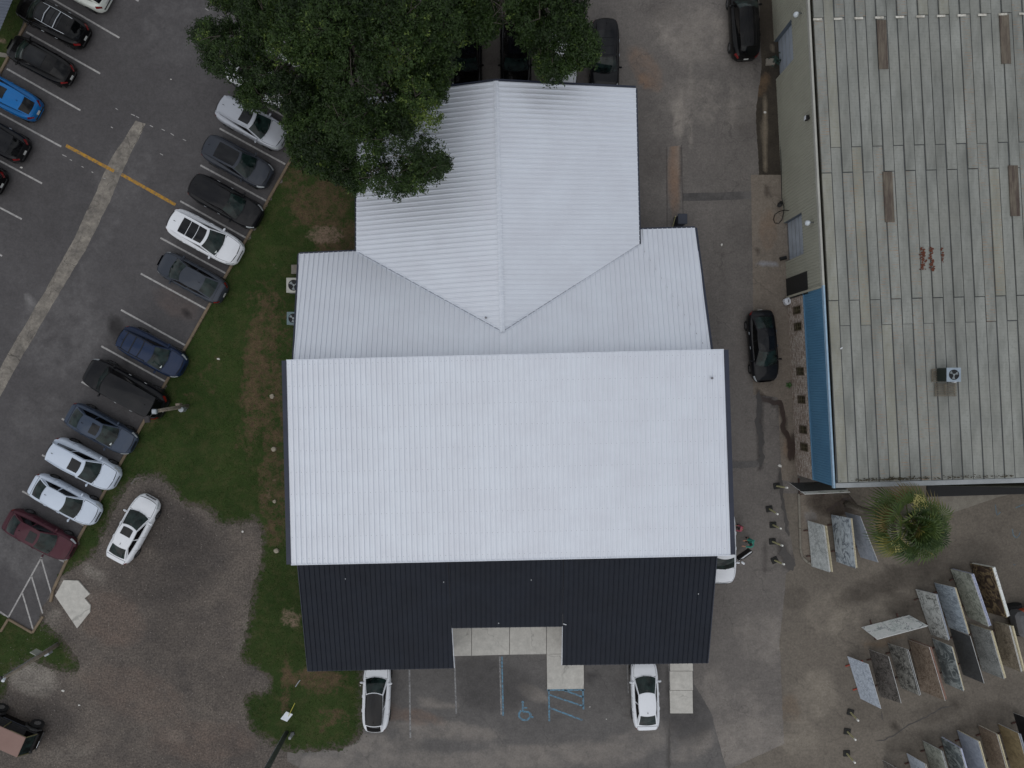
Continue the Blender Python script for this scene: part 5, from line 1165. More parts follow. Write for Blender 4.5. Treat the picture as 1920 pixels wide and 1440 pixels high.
oak('very large oak with dark crown spreading over the kerb row and the white gable roof', T1P, (660, 95), 5, 300, extra=[(800, 298, 30), (770, 335, 30), (738, 348, 26), (815, 322, 22), (800, 222, 26), (782, 190, 30), (722, 305, 36), (698, 332, 28), (762, 300, 32), (742, 262, 36), (690, 270, 36), (650, 310, 30), (600, 270, 38), (570, 230, 38), (425, 108, 34), (452, 130, 26), (462, 96, 30), (478, 168, 32), (512, 112, 36), (520, 152, 30), (548, 182, 34), (560, 130, 40), (420, 75, 34), (480, 70, 40), (540, 60, 44), (400, 95, 30), (450, 50, 36), (500, 30, 40), (600, 40, 44)], holes=[(490, 134, 5), (523, 192, 5), (668, 262, 5), (660, 300, 4), (728, 300, 5), (765, 268, 5), (600, 330, 5)])
oak('smaller oak at the top of the picture, right of the very large oak', T2P, (960, -40), 9, 100, 5.5, 9, holes=[(1050, 95, 6), (1065, 148, 5), (960, 75, 5), (895, 95, 8)])
# palm
pr_ = thing('palm_tree', 'cabbage palm with fan leaves and two cream flower heads below the grey roof', 'palm tree', P(1588, 945))
ptw = P(1588, 945); ptop = P(1702, 984, 6.6)-ptw
MB().tube([(0, 0, 0), Vector((0, 0, .3)), ptop*.5+Vector((0, 0, .1)), ptop], [.24, .19, .17, .2], 12).build('trunk', mat('palm_trunk', lin((120, 114, 104)), lin((84, 78, 70)), 6, .95, fine=.25), pr_, True)
rg2 = random.Random(21)
M['frond'] = leafmat('palm_frond', lin((44, 64, 30)), lin((76, 94, 44)), lin((128, 124, 62)))
M['frondold'] = leafmat('palm_frond_old', lin((80, 80, 42)), lin((106, 92, 52)), lin((120, 108, 70)))
for i in range(50):
    az = i*2.39996; el = R(84-i*2.1+rg2.uniform(-8, 8)); Lp = rg2.uniform(.4, .85)+.85*min(1, i/22)
    d = Vector((math.cos(az)*math.cos(el), math.sin(az)*math.cos(el), math.sin(el))); c = ptop+Vector((0, 0, .15)); tip = c+d*Lp-Vector((0, 0, .10*i/50))
    sidev = d.cross(Vector((0, 0, 1))).normalized(); upv = sidev.cross(d).normalized()
    V, Fc, A = [], [], []; mbp = MB().tube([c, tip], [.025, .015], 5, False); V += mbp.v; Fc += mbp.f; A += [.8]*len(V)
    Rf = rg2.uniform(1.05, 1.35); tn = rg2.gauss(.45, .3)
    for k in range(18):
        a = -1.8+3.6*k/17; dd = (d*math.cos(a)+sidev*math.sin(a)); L_ = Rf*(1-.28*abs(a)/1.9)*rg2.uniform(.9, 1.05); fold = upv*(.10*math.cos(a*2))
        mid = tip+dd*L_*.55+fold*.4; end = tip+dd*L_+fold*.2-Vector((0, 0, L_*(.22+.010*i))); nrm = upv.cross(dd).normalized()*.044
        n = len(V); V += [tip, mid-nrm, mid+nrm, end]; Fc += [(n, n+1, n+3, n+2)]; tt = min(1, max(0, tn+rg2.gauss(0, .12))); A += [tt, tt, tt, min(1, tt+.25)]
    old = rg2.random() < (.08 if i < 28 else .2)
    o = obj('frond', V, Fc, M['frondold'] if old else M['frond'], pr_)
    if old: o['label'] = 'yellow brown old fan frond'
    ca = o.data.color_attributes.new('leaf', 'FLOAT_COLOR', 'POINT')
    for j, a in enumerate(A): ca.data[j].color = (a, a, a, 1)
mfl = mat('palm_flower', lin((214, 204, 140)), lin((176, 170, 100)), 10, .8)
for (x, y, z, r_) in ((1723, 943, 7.5, .5), (1687, 1021, 7.3, .5)):
    c = P(x, y, z)-ptw; mb = MB(); mb.tube([ptop, c], .03, 6)
    for _ in range(330):
        d = Vector((rg2.gauss(0, 1), rg2.gauss(0, 1), rg2.gauss(0, .5))).normalized()*r_*rg2.uniform(.3, 1); p = c+d; e = Vector((rg2.gauss(0, 1), rg2.gauss(0, 1), rg2.gauss(0, 1))).normalized()*.09; f_ = e.orthogonal().normalized()*.014
        mb.add([p-e, p+f_, p+e, p-f_], [(0, 1, 2, 3)])
    mb.build('flower_head', mfl, pr_)

# ------------------------------------------------------------------ poles, posts, signs, small things
mwood = mat('pole_wood', lin((150, 142, 128)), lin((112, 104, 92)), 4, .9, fine=.2); mgalv = mat('galvanised', lin((160, 166, 172)), rough=.4, metal=.6)
pl_ = thing('lamp_pole', 'wooden lamp pole behind the very long black SUV with a dark lamp over the kerb', 'lamp pole', P(352, 761))
b0 = P(352, 761); top = P(291, 771, 4.35)-b0
MB().tube([(0, 0, 0), top*.5, top], [.13, .12, .10], 12).build('pole', mwood, pl_, True)
q = top*.22; MB().tube([q+Vector((.10, -.16, -.2)), q+Vector((.10, -.16, .25))], .17, 14).build('meter', mgalv, pl_); MB().box(q+Vector((-.14, .16, 0)), (.3, .16, .4), None, .03).build('meter_box', mat('box_brown', lin((130, 118, 106)), rough=.6), pl_)
MB().tube([(.02, -.16, 0), q+Vector((.06, -.2, 0))], .035, 6).build('conduit', mgalv, pl_)
MB().box(top+Vector((-.02, -.02, .02)), (.3, .3, .28), None, .05).build('pole_cap', mgalv, pl_)
lh = P(276, 786, 4.3)-b0; MB().tube([top, top.lerp(lh, .7)], .03, 8).build('lamp_arm', mblackp, pl_)
MB().box(lh, (.34, .42, .14), rotz(.15), .04).build('lamp_head', mat('lamp_dark', lin((34, 30, 32)), rough=.5), pl_)
p2 = thing('utility_pole', 'tall pale wooden pole on the small lawn island at the left', 'utility pole', P(107, 1209))
b0 = P(107, 1209); top = P(6, 1272, 5.4)-b0
MB().tube([(0, 0, 0), top*.5, top], [.17, .13, .09], 12).build('pole', mwood, p2, True)
MB().tube([(.04, .14, 0), top*.55+Vector((0, .13, 0)), top+Vector((0, .1, 0))], .028, 6).build('conduit', mgalv, p2)
MB().box(top*.18+Vector((.0, -.2, 0)), (.34, .2, .45), rotz(.5), .03).build('meter_box', mgalv, p2)
q = P(70, 1224, 1.8)-b0; MB().box(q, (.05, .62, .62), rotz(R(62))).build('sign_plate', mat('sign_grey', lin((150, 154, 146)), rough=.5), p2)
MB().tube([top+Vector((0, 0, -.1)), top+Vector((.05, -.12, .1))], .09, 10).build('insulator', mat('lamp_white', lin((214, 222, 228)), rough=.4), p2)
MB().box(top+Vector((-.08, .0, .05)), (.16, .3, .1), rotz(.5), .02).build('lamp_head', mblackp, p2)
p3 = thing('utility_pole', 'dark greenish pole leaving the picture at the bottom edge beside the lawn', 'utility pole', P(538, 1373))
b0 = P(538, 1373); top = P(470, 1500, 6.6)-b0
MB().tube([(0, 0, 0), top*.5, top], [.14, .15, .15], 12).build('pole', mat('treated_pole', lin((66, 74, 66)), lin((46, 52, 46)), 4, .8, fine=.2), p3, True)
MB().tube([(-.12, .06, 0), top*.5+Vector((-.17, .06, 0)), top+Vector((-.2, .06, 0))], .03, 6).build('conduit', mgalv, p3)
hd = thing('utility_box', 'narrow grey utility marker standing in grass beside the dark pole', 'utility marker', P(549, 1375))
MB().box((0, 0, .35), (.17, .17, .7), rotz(.2), .03).build('post', mat('marker_grey', lin((150, 152, 156)), rough=.6), hd); MB().box((0, 0, .015), (.26, .26, .03), rotz(.2)).build('base', mblackp, hd)
sg_ = thing('yard_sign', 'white square yard sign with thin yellow stake on the lawn corner', 'sign', P(541, 1340))
q = P(537.5, 1343.5, .62)-P(541, 1340); MB().box(q, (.50, .62, .04), Matrix.Rotation(R(-38), 3, 'Z') @ Matrix.Rotation(R(24), 3, 'Y'), .01).build('sign_panel', mat('sign_white', lin((226, 232, 240)), rough=.5, fine=0), sg_)
MB().tube([P(553, 1318, .9)-P(541, 1340), q+Vector((.16, .1, .06)), P(536, 1352, .1)-P(541, 1340)], .018, 6).build('stake', mat('stake_yellow', lin((190, 182, 70)), rough=.6), sg_)
st = thing('garden_stake', 'small grey stick lying beside the brown patch near the lawn corner', 'stick', P(560, 1280)); MB().tube([(-.2, -.25, .05), (0, .05, .08), (.12, .2, .06)], .03, 6).build('stick', mgalv, st)
# portable post bases
mbase = mat('rubber_base', lin((26, 27, 26)), rough=.8); mpost = mat('cream_post', lin((186, 182, 136)), lin((160, 156, 120)), 6, .6); mwht = mat('post_white', lin((226, 226, 220)), rough=.5)
posts = [((1456, 911), (1476, 914.5), 'just below the corner of the warehouse'), ((1442, 954), (1458, 964), 'nearest the white building'), ((1449, 984), (1464, 991), 'third from the warehouse corner'),
         ((1448, 1015), (1467, 1023), 'fourth from the warehouse corner'), ((1452, 1050), (1470, 1058), 'beside the dark wet streak'),
         ((1594, 1335), (1609, 1351), 'next below the light blue slab'), ((1588, 1371), (1604, 1387), 'middle one of the lower line of three'), ((1587, 1412), (1603, 1430), 'lowest, near the bottom edge')]
for i, (a, b, lab) in enumerate(posts):
    pb = thing('bollard_post', 'cream post in black square rubber base, '+lab, 'bollard', P(*a), 0, 'cream posts standing in black rubber bases')
    MB().box((0, 0, .04), (.44, .40, .08), rotz(R((8, 10, 2, 3, 25, -14, -8, 0)[i])), .02).build('base', mbase, pb)
    t_ = P(b[0], b[1], 1.25)-P(*a); MB().tube([(0, 0, .08), t_], .055, 10).build('post', mpost, pb); MB().tube([t_*.84+Vector((0, 0, .03)), t_*1.02], .062, 10).build('cap', mwht, pb)
# stubs and stones beside the white building
mst = mat('stone_pale', lin((170, 162, 146)), lin((130, 122, 108)), 8, .9, fine=.2)
for (x, y, r_, lab) in ((510.5, 743, .17, 'round grey concrete stub in bare soil level with the top of the large roof'), (514, 842, .19, 'squarish grey concrete stub halfway along the large roof'), (515, 940, .13, 'small pale stone in grass below the concrete stubs'), (519, 1032, .19, 'larger tan stone by the lower corner of the white roof')):
    o_ = thing('stone', lab, 'stone', P(x, y)); rs = random.Random(int(x)); pts = [r_*rs.uniform(.8, 1.1) for _ in range(9)]
    v_ = [Vector((p*math.cos(k*.698), p*math.sin(k*.698), 0)) for k, p in enumerate(pts)]; v2 = [v*.85+Vector((0, 0, r_*.8)) for v in v_]
    obj('stone_body', v_+v2+[Vector((0, 0, r_*.95))], [(k, (k+1) % 9, 9+(k+1) % 9, 9+k) for k in range(9)]+[(9+k, 9+(k+1) % 9, 18) for k in range(9)], mst, o_)
# air conditioners on the ground, pads
rc = MB()
for (x, y, sx, sy, top_, lab) in ((552, 539, .95, .95, mat('ac_beige', lin((180, 180, 172)), rough=.5), 'beige topped air conditioner tucked under the left roof edge'), (551, 600, .82, .82, mat('ac_teal', lin((104, 124, 130)), rough=.5), 'teal grey topped air conditioner below the beige one at the roof edge')):
    a_ = thing('ground_condenser', lab, 'air conditioner', P(x+6, y-1)); condenser(a_, sx, sy, .8, top_, mat('ac_side2', lin((120, 122, 118)), rough=.6), mat('ac_blade', lin((150, 158, 160))))
raised('condenser_pad', [(547, 497), (600, 495), (600, 512), (547, 514)], 0, .1, M['kerbg']); raised('wall_footing', [(556, 514), (580, 512), (574, 640), (552, 642)], 0, .06, M['kerbg'])
# clutter by the alley
bn = thing('dark_bin', 'black wheeled bin behind the right corner of the rear white roof', 'bin', P(1273, 417)); MB().box((0, 0, .5), (.55, .62, .95), None, .05).build('body', mat('bin_navy', lin((34, 40, 54)), rough=.6), bn); MB().box((0, 0, 1.0), (.62, .68, .07), None, .03).build('lid', mat('bin_navy2', lin((40, 46, 60)), rough=.5), bn); MB().tube([(-.28, -.3, .12), (-.28, .3, .12)], .1, 10).build('axle', mtyre, bn)
bs = thing('yellow_stick', 'thin cream stick leaning beside the black wheeled bin', 'stick', P(1261, 414)); MB().tube([(0, -.4, .02), (0, .1, .9)], .03, 6).build('shaft', mpost, bs)
sc_ = thing('plastic_seat', 'white square toilet like seat tipped against the brick wall', 'white seat', P(1473, 566)); 
MB().box((0, 0, .3), (.44, .44, .5), rotz(.4), .09).build('bowl', mat('ceramic', lin((214, 218, 226)), rough=.3, fine=0), sc_); MB().tube([(0, 0, .548), (.01, 0, .556)], .11, 14).build('hole', mat('hole_dark', lin((24, 24, 24))), sc_)
hz = thing('coiled_cable', 'black cable looping onto the pad beside the lower roller door', 'cable', P(1466, 400)); b0 = P(1466, 400)
cb = MB(); cpts = [P(1463, 250, .1), P(1465, 330, .3), P(1466, 370, .6), P(1470, 392, .4), P(1469, 400, .2), P(1466, 412, .05), P(1460, 419, .04), P(1453, 418, .04), P(1450, 411, .04), P(1453, 402, .04), P(1460, 397, .1), P(1470, 394, .5), P(1480, 395, 1.0)]
cb.tube([p-b0 for p in cpts], .025, 6); cb.build('cable', mblackp, hz)
cb = MB(); cb.tube([p-b0 for p in (P(1465, 380, .4), P(1462, 384, .5), P(1459, 387, .4))], [.14, .17, .1], 8); cb.build('hose_reel', mblackp, hz)
fr_ = thing('black_roll', 'short black roll lying on the pad above the dark door', 'roll', P(1467, 485)); MB().tube([(-.2, -.05, .12), (.2, .05, .12)], .12, 12).build('roll_body', mblackp, fr_)
tr_ = thing('green_plant_pot', 'dark teal plant bag on a concrete block in the gutter', 'planter', P(1447, 118)); MB().box((-.15, 0, .12), (.6, .42, .24), None, .03).build('block', M['kerbg'], tr_)
mb = MB()
for _ in range(60): p = Vector((rr.gauss(.2, .16), rr.gauss(0, .18), rr.uniform(.1, .55))); e = Vector((rr.gauss(0, 1), rr.gauss(0, 1), rr.gauss(0, .5))).normalized()*.1; f_ = e.orthogonal().normalized()*.05; mb.add([p-e, p+f_, p+e, p-f_], [(0, 1, 2, 3)])
mb.build('leaves', mat('teal_leaf', lin((30, 60, 52)), lin((20, 36, 30)), 8), tr_)
wd_ = thing('weed', 'small green weed at the foot of the brick wall', 'weed', P(1478, 722)); mb = MB()
for k in range(26): a = k*2.4; e = Vector((math.cos(a), math.sin(a), .3))*rr.uniform(.12, .3); f_ = Vector((-e.y, e.x, 0)).normalized()*.04; mb.add([Vector((0, 0, .05)), e*.5+f_+Vector((0, 0, .1)), e+Vector((0, 0, .02)), e*.5-f_+Vector((0, 0, .1))], [(0, 1, 2, 3)])
mb.build('leaves', mat('weed_leaf', lin((52, 88, 34)), lin((40, 70, 28)), 8), wd_)
# scraps of litter
mlit = mat('litter_white', lin((214, 212, 206)), rough=.7, fine=0)
for (x, y, s_, lab) in ((1353, 459, .16, 'white paper scrap in the alley right of the rear roof'), (1434, 211, .16, 'white tube in the gutter beside the beige siding'), (1463, 873, .2, 'white scrap at the foot of the brick wall corner'), (410, 673, .14, 'white scrap on the lawn'), (321, 149, .08, 'tiny white scrap on the empty lane at the top'), (41, 314, .14, 'white scrap beside a bay line near the left edge'),
                      (455, 997, .14, 'white scrap on the gravel below the lawn'), (676, 1285, .08, 'white dot of litter beside the white SUV with black roof'), (1106, 1325, .08, 'white dot of litter right of the blue hatching'), (1137, 1348, .07, 'white dot of litter left of the white sedan by the ramp'), (118, 1295, .14, 'pale pebble on the gravel near the left lawn'), (149, 1322, .12, 'second pale pebble on the gravel, below the first')):
    o_ = thing('litter', lab, 'litter', P(x, y)); rs = random.Random(int(x*7+y)); k = 6
    v_ = [Vector((s_*rs.uniform(.4, 1)*math.cos(j*1.047), s_*rs.uniform(.25, .7)*math.sin(j*1.047), .02)) for j in range(k)]; v2 = [v*.7+Vector((0, 0, .04)) for v in v_]
    obj('scrap', v_+v2, [tuple(range(k, 2*k))]+[(j, (j+1) % k, k+(j+1) % k, k+j) for j in range(k)], mlit, o_)

# ------------------------------------------------------------------ stone slabs in the yard
def stone(name, a, b, v, *r_, **k_):
    return stone0(name, tuple(min(.8, x*1.45+.01) for x in a), tuple(min(.8, x*1.4) for x in b), v, *r_, **k_)
def stone0(name, a, b, v, sc=1.5, vs_=1.0, vw=.035, vamt=.8, rough=.35, stretch=(1, 1, 1), rot=0):
    if name in _mc: return _mc[name]
    t = NT(name); mp = t.n('ShaderNodeMapping'); mp.inputs['Scale'].default_value = stretch; mp.inputs['Rotation'].default_value = (0, 0, R(rot)); t.l(t.pos(), mp.inputs[0]); V_ = mp.outputs[0]
    col = t.mix(t.ramp(t.noise(sc*1.6, 8, .72, .8, V_), .34, .66), tuple(x*1.05 for x in a), tuple(x*.9 for x in b))
    vn = t.noise(vs_, 6, .6, 1.5, V_); d = t.math('ABSOLUTE', t.math('SUBTRACT', vn, .5))
    col = t.mix(t.math('MULTIPLY', t.ramp(d, 0, vw*1.3, 1, 0), t.ramp(t.noise(1.6, 3), .36, .52, 0, min(1, vamt*1.2))), col, v)
    col = t.mix(1.0, col, t.grey(t.ramp(t.noise(24, 3), .25, .75, .88, 1.12)), 'MULTIPLY')
    _mc[name] = t.done(col, rough, 0, .4); return _mc[name]
L_ = lin
ST = dict(
    blue=stone('stone_pale_blue', L_((154, 162, 172)), L_((142, 150, 160)), L_((110, 120, 134)), 6, 3),
    dgrey=stone('stone_dark_brown', L_((96, 92, 88)), L_((74, 72, 70)), L_((34, 30, 28)), 4, 3, .05, .9, stretch=(2, 1, 1)),
    blackvein=stone('stone_black_white', L_((132, 132, 126)), L_((92, 92, 90)), L_((28, 28, 28)), 3, 2.4, .06, 1, stretch=(2, .8, 1)),
    brown=stone('stone_brown', L_((118, 106, 94)), L_((100, 90, 80)), L_((72, 56, 44)), 3, 3.5, .04, .8, stretch=(2, .8, 1), rot=-15),
    greyvein=stone('stone_grey_vein', L_((88, 96, 98)), L_((58, 64, 66)), L_((168, 176, 176)), 1.4, .9, .05, .8),
    dark=stone('stone_dark', L_((56, 58, 60)), L_((46, 48, 50)), L_((70, 72, 74)), 3, 2, .02, .3),
    speck=stone('stone_speckled', L_((132, 134, 132)), L_((104, 108, 108)), L_((60, 62, 62)), 6, 5, .05, .7),
    tan=stone('stone_tan', L_((134, 126, 112)), L_((108, 100, 88)), L_((70, 62, 52)), 4, 3.5, .05, .7),
    mottled=stone('stone_mottled', L_((156, 158, 156)), L_((126, 130, 128)), L_((62, 64, 62)), 3, 1.8, .04, .9, stretch=(1.8, .7, 1), rot=15),
    streak=stone('stone_blue_streak', L_((148, 158, 166)), L_((112, 122, 130)), L_((84, 92, 102)), 2.2, 2, .05, .7, stretch=(.5, 3, 1), rot=35),
    green=stone('stone_grey_green', L_((138, 142, 134)), L_((108, 112, 106)), L_((72, 76, 70)), 2.5, 2, .05, .7, stretch=(1.5, .8, 1)),
    choc=stone('stone_chocolate', L_((58, 46, 36)), L_((34, 28, 24)), L_((132, 116, 88)), 1.6, 1.3, .05, 1, stretch=(2, .7, 1), rot=10),
    white=stone('stone_white', L_((196, 204, 200)), L_((186, 194, 190)), L_((104, 110, 118)), 1.5, 1.0, .018, .9),
    marble=stone('stone_grey_marble', L_((168, 172, 172)), L_((142, 148, 148)), L_((108, 114, 116)), 3, 2.5, .04, .6),
    wavy=stone('stone_wavy', L_((160, 168, 174)), L_((140, 150, 158)), L_((78, 86, 98)), 2, 1.2, .05, .9, stretch=(3, .6, 1), rot=8),
    steel=stone('stone_steel_blue', L_((124, 130, 140)), L_((108, 114, 124)), L_((150, 160, 170)), 2, 2, .03, .4),
    black=stone('stone_black', L_((20, 21, 24)), L_((14, 15, 17)), L_((40, 40, 42)), 2, 2, .02, .4),
    cream=stone('stone_cream_edge', L_((172, 164, 138)), L_((154, 146, 122)), L_((120, 108, 80)), 6, 4, .04, .4, .6),
    redbr=stone('stone_red_brown', L_((112, 86, 74)), L_((98, 76, 66)), L_((80, 56, 46)), 4, 3, .04, .6, .6),
    bluew=stone('stone_wrapped', L_((150, 158, 182)), L_((100, 106, 126)), L_((190, 194, 210)), 9, 5, .06, .8, .5),
    olive=stone('stone_olive_brown', L_((122, 110, 84)), L_((104, 92, 70)), L_((86, 74, 54)), 2, 2, .03, .4))
medge = mat('polished_edge', lin((206, 208, 208)), lin((180, 182, 182)), 6, .4); mrack = mat('rack_steel', lin((52, 44, 40)), lin((84, 48, 38)), 4, .7); mredr = mat('rack_red', lin((168, 66, 46)), lin((130, 54, 42)), 4, .6)
GSL = 'stone slabs leaning on racks in the yard'
def slab(label, A, B, C, D, m, th=.03, ht=1.7, hb=.14, edge=None, back=()):
    a, b, c, d = P(*A, hb), P(*B, ht), P(*C, ht), P(*D, hb)
    n = (b-a).cross(d-a).normalized()
    if n.z < 0: n = -n
    base = (a+d)/2; base.z = 0
    def mk(off, label, m, th, dz=0, trim=0.0, edge=None):
        r = thing('granite_piece', label, 'stone slab', base, 0, GSL)
        v = (d-a).normalized()
        up_ = (b-a).normalized()
        q = [p-base-n*off for p in (a+v*trim, b+v*trim+up_*dz, c-v*trim+up_*dz, d-v*trim)]
        w = [p-n*th for p in q]
        f = [(0, 1, 2, 3), (7, 6, 5, 4)]
        body = obj('slab_face', q+w, f, m, r); bm = bmesh.new(); bm.from_mesh(body.data)
        for f_ in bm.faces: f_.normal_update()
        bm.to_mesh(body.data); bm.free()
        obj('slab_edge', q+w, [(0, 4, 5, 1), (1, 5, 6, 2), (2, 6, 7, 3), (3, 7, 4, 0)], edge or medge, r)
        return r
    mk(0, label, m, th, 0, 0, edge)
    off = th+.02
    for lab, mm, t2, dz, e2 in back:
        mk(off, lab, mm, t2, dz, .04, e2 or mm); off += t2+.025
    # rack under it
    rk = thing('slab_rack', 'steel rack under the '+label.split(',')[0].replace(' slab', ' slab', 1), 'rack', base); mb = MB(); lv = (d-a); lv.z = 0; nn = Vector((-n.x, -n.y, 0)).normalized(); 
    side = (b-a); side.z = 0; side = nn if nn.length else side.normalized()
    run = max(.25, ((b-a)-n*0).to_2d().length)
    mr_ = mredr if 'pale blue slab' in label else mrack
    for k in (.22, .78):
        p = a.lerp(d, k)-base; p.z = .05; mb = MB(); mb.box((p+side*(run+off)*.5), (run+off+.55, .07, .08), rotz(math.atan2(side.y, side.x))); mb.build('foot', mr_, rk)
        t_ = b.lerp(c, k)-base-n*(off+.03); t_.z -= .25; e_ = Vector((t_.x, t_.y, 0)); e_ = p+side*(run+off+.12); e_.z = .08; MB().tube([e_, t_], .03, 5).build('upright', mr_, rk)
slab('pale blue slab, leftmost of the big rack row', (1588.5, 1230.3), (1627.5, 1245.3), (1651.9, 1329.1), (1613.4, 1310), ST['blue'])
slab('dark brown patterned slab right of the pale blue one', (1629.4, 1217.8), (1665.9, 1231.3), (1689.4, 1318.4), (1650, 1306), ST['dgrey'])
slab('black and white veined slab in the middle of the big row', (1664, 1206), (1699.7, 1217.2), (1724, 1304.4), (1689.4, 1289.4), ST['blackvein'], back=[('grey slab hidden right behind the black and white veined one', ST['dark'], .03, .06, medge)])
slab('warm brown slab with a light lower corner', (1703.4, 1199.4), (1741.9, 1213.4), (1771.9, 1314.3), (1726.9, 1295), ST['brown'], back=[('thick reddish brown slab stack behind the warm brown slab', ST['redbr'], .17, -.02, None)])
slab('dark grey slab with white cloud vein', (1747.5, 1196.6), (1784, 1212.5), (1806.6, 1296), (1771.9, 1281), ST['greyvein'], back=[('cream edged slab behind the dark grey cloud veined slab', ST['cream'], .05, 0, None)])
slab('plain very dark slab, fully shadowed by its neighbours', (1780.3, 1176.9), (1818.8, 1192.8), (1845, 1281.5), (1805.6, 1265), ST['dark'])  # dark is the stone's own colour
slab('grey speckled slab with cream stack behind', (1816.9, 1169.4), (1856.3, 1182.5), (1882.5, 1273.4), (1841.3, 1257.5), ST['speck'], back=[('thick cream slab stack behind the grey speckled slab', ST['cream'], .13, .02, None)])
slab('tan mottled slab, rightmost of the big rack row', (1861.9, 1165.6), (1891.9, 1173), (1914.4, 1260.3), (1878.8, 1246), ST['tan'], back=[('pale cream slab behind the tan mottled slab', ST['cream'], .05, .0, medge), ('brownish cream stack farthest right behind the tan slab', ST['cream'], .09, .12, None)])
slab('mottled pale grey slab, leftmost of the upper rack row', (1716.6, 1104.7), (1754, 1114), (1778.4, 1200.9), (1745.6, 1190), ST['mottled'], back=[('steel blue slab behind the mottled pale grey slab', ST['steel'], .08, .02, None)])
slab('blue white diagonally streaked slab with two clamp dots', (1751.6, 1092.5), (1789.4, 1101.6), (1815.7, 1189.8), (1779, 1176), ST['streak'], back=[('cream slab behind the blue white streaked slab', ST['cream'], .06, .02, None)])
slab('large grey green slab in the upper rack row', (1782, 1066.7), (1820.3, 1076.4), (1854, 1175.5), (1814.6, 1157), ST['green'], back=[('plastic wrapped blue stack behind the large grey green slab', ST['bluew'], .06, .02, None), ('second plastic wrapped blue stack, beyond the first', ST['bluew'], .06, .04, None)])
slab('chocolate brown veined slab', (1819, 1056.4), (1859.8, 1064.4), (1888, 1158.3), (1850.4, 1148), ST['choc'], edge=ST['cream'], back=[('thick white topped stack behind the chocolate brown slab', ST['white'], .20, .02, None)])
slab('white slab with grey veins lying lengthwise across the others', (1704.4, 1153), (1740, 1173), (1644.4, 1198.4), (1615.3, 1176), ST['white'], ht=1.25, back=[('second white slab under the lengthwise white slab', ST['cream'], .03, -.02, medge)])
slab('grey marble slab nearest the curved kerb', (1513.8, 976), (1543.4, 984.5), (1555, 1073), (1522, 1062), ST['marble'], back=[('thin pale slab behind the grey marble slab', ST['white'], .03, .03, medge), ('cream edged slab farthest behind the grey marble slab', ST['cream'], .05, .16, None)])
slab('wavy blue grey slab between marble slab and palm', (1558.3, 965), (1594.2, 971.3), (1604, 1066), (1568.4, 1053), ST['wavy'], back=[('cream stack behind the wavy blue grey slab', ST['cream'], .10, .02, None)])
slab('plain steel blue slab touching the palm leaves', (1584.4, 960.6), (1612.5, 968), (1646.3, 1054.4), (1613.4, 1045), ST['steel'])
slab('long dark slab just under the warehouse corner', (1562, 902), (1590, 918), (1503, 922), (1481, 905.6), ST['dark'], ht=1.3, back=[('long pale edged slab below the long dark slab', ST['white'], .03, .25, medge)])
def row_slab(label, A, B, m, **k): slab(label, A, B, (B[0]+26, B[1]+92), (A[0]+26, A[1]+88), m, **k)
row_slab('brown slab cut by the bottom edge, leftmost of the lowest row', (1654.4, 1425.5), (1690, 1445), ST['dgrey'])
row_slab('pale blue white slab at the bottom edge', (1699.7, 1412.2), (1733.3, 1431.7), ST['blue'], back=[('olive slab behind the pale blue white slab', ST['olive'], .03, .05, medge)])
row_slab('rough grey green slab at the bottom edge', (1729.4, 1388.8), (1764.5, 1407.5), ST['green'], back=[('grey slab behind the rough grey green slab', ST['speck'], .06, .03, None)])
row_slab('dark slate slab at the bottom edge', (1763.8, 1381.7), (1799.7, 1403.6), ST['greyvein'], back=[('pale lilac stack behind the dark slate slab', ST['bluew'], .10, .0, None)])
row_slab('slab of soft blue grey with cream edge behind, lowest row', (1794.2, 1369.2), (1833.3, 1389.5), ST['steel'], back=[('cream stack behind the soft blue grey slab', ST['cream'], .08, .04, None)])
row_slab('brownish grey slab in the lowest row', (1833.3, 1359), (1868.4, 1376.3), ST['brown'], back=[('yellowish slab behind the brownish grey slab', ST['cream'], .06, .08, None)])
row_slab('tan olive slab in the lowest row', (1870.8, 1356.7), (1909, 1374.7), ST['olive'], back=[('blue grey slab rising behind the tan olive slab', ST['steel'], .05, .1, None)])
row_slab('black slab at the right edge of the lowest row', (1899.7, 1336.4), (1940, 1352), ST['black'])
# clamp dots on the streaked slab
for x, y in ((1785, 1106), (1809, 1184)):
    q = P(x, y, 1.55); cl = thing('clamp', 'small black clamp on the '+('upper' if y < 1150 else 'lower')+' corner of the blue white streaked slab', 'clamp', q); MB().box((0, 0, 0), (.06, .06, .05), None, .015).build('pad', mblackp, cl); MB().tube([(0, 0, 0), (.05, 0, -.05)], .012, 5).build('screw', mblackp, cl)

# ------------------------------------------------------------------ people
def skin_mesh(name, nodes, edges, m, parent, root=0, sub=2):
    me = bpy.data.meshes.new(name); me.from_pydata([n[0] for n in nodes], edges, []); o = bpy.data.objects.new(name, me); COL.objects.link(o)
    sk_ = o.modifiers.new('skin', 'SKIN'); ss = o.modifiers.new('sub', 'SUBSURF'); ss.levels = sub; ss.render_levels = sub
    for i, n in enumerate(nodes):
        r_ = n[1] if isinstance(n[1], tuple) else (n[1], n[1]); me.skin_vertices[0].data[i].radius = r_; me.skin_vertices[0].data[i].use_root = (i == root)
    dg = bpy.context.evaluated_depsgraph_get(); ev = bpy.data.meshes.new_from_object(o.evaluated_get(dg)); bpy.data.objects.remove(o)
    ev.materials.clear(); ev.materials.append(m)
    for p in ev.polygons: p.use_smooth = True; p.material_index = 0
    o = bpy.data.objects.new(name, ev); COL.objects.link(o); o.parent = parent; return o
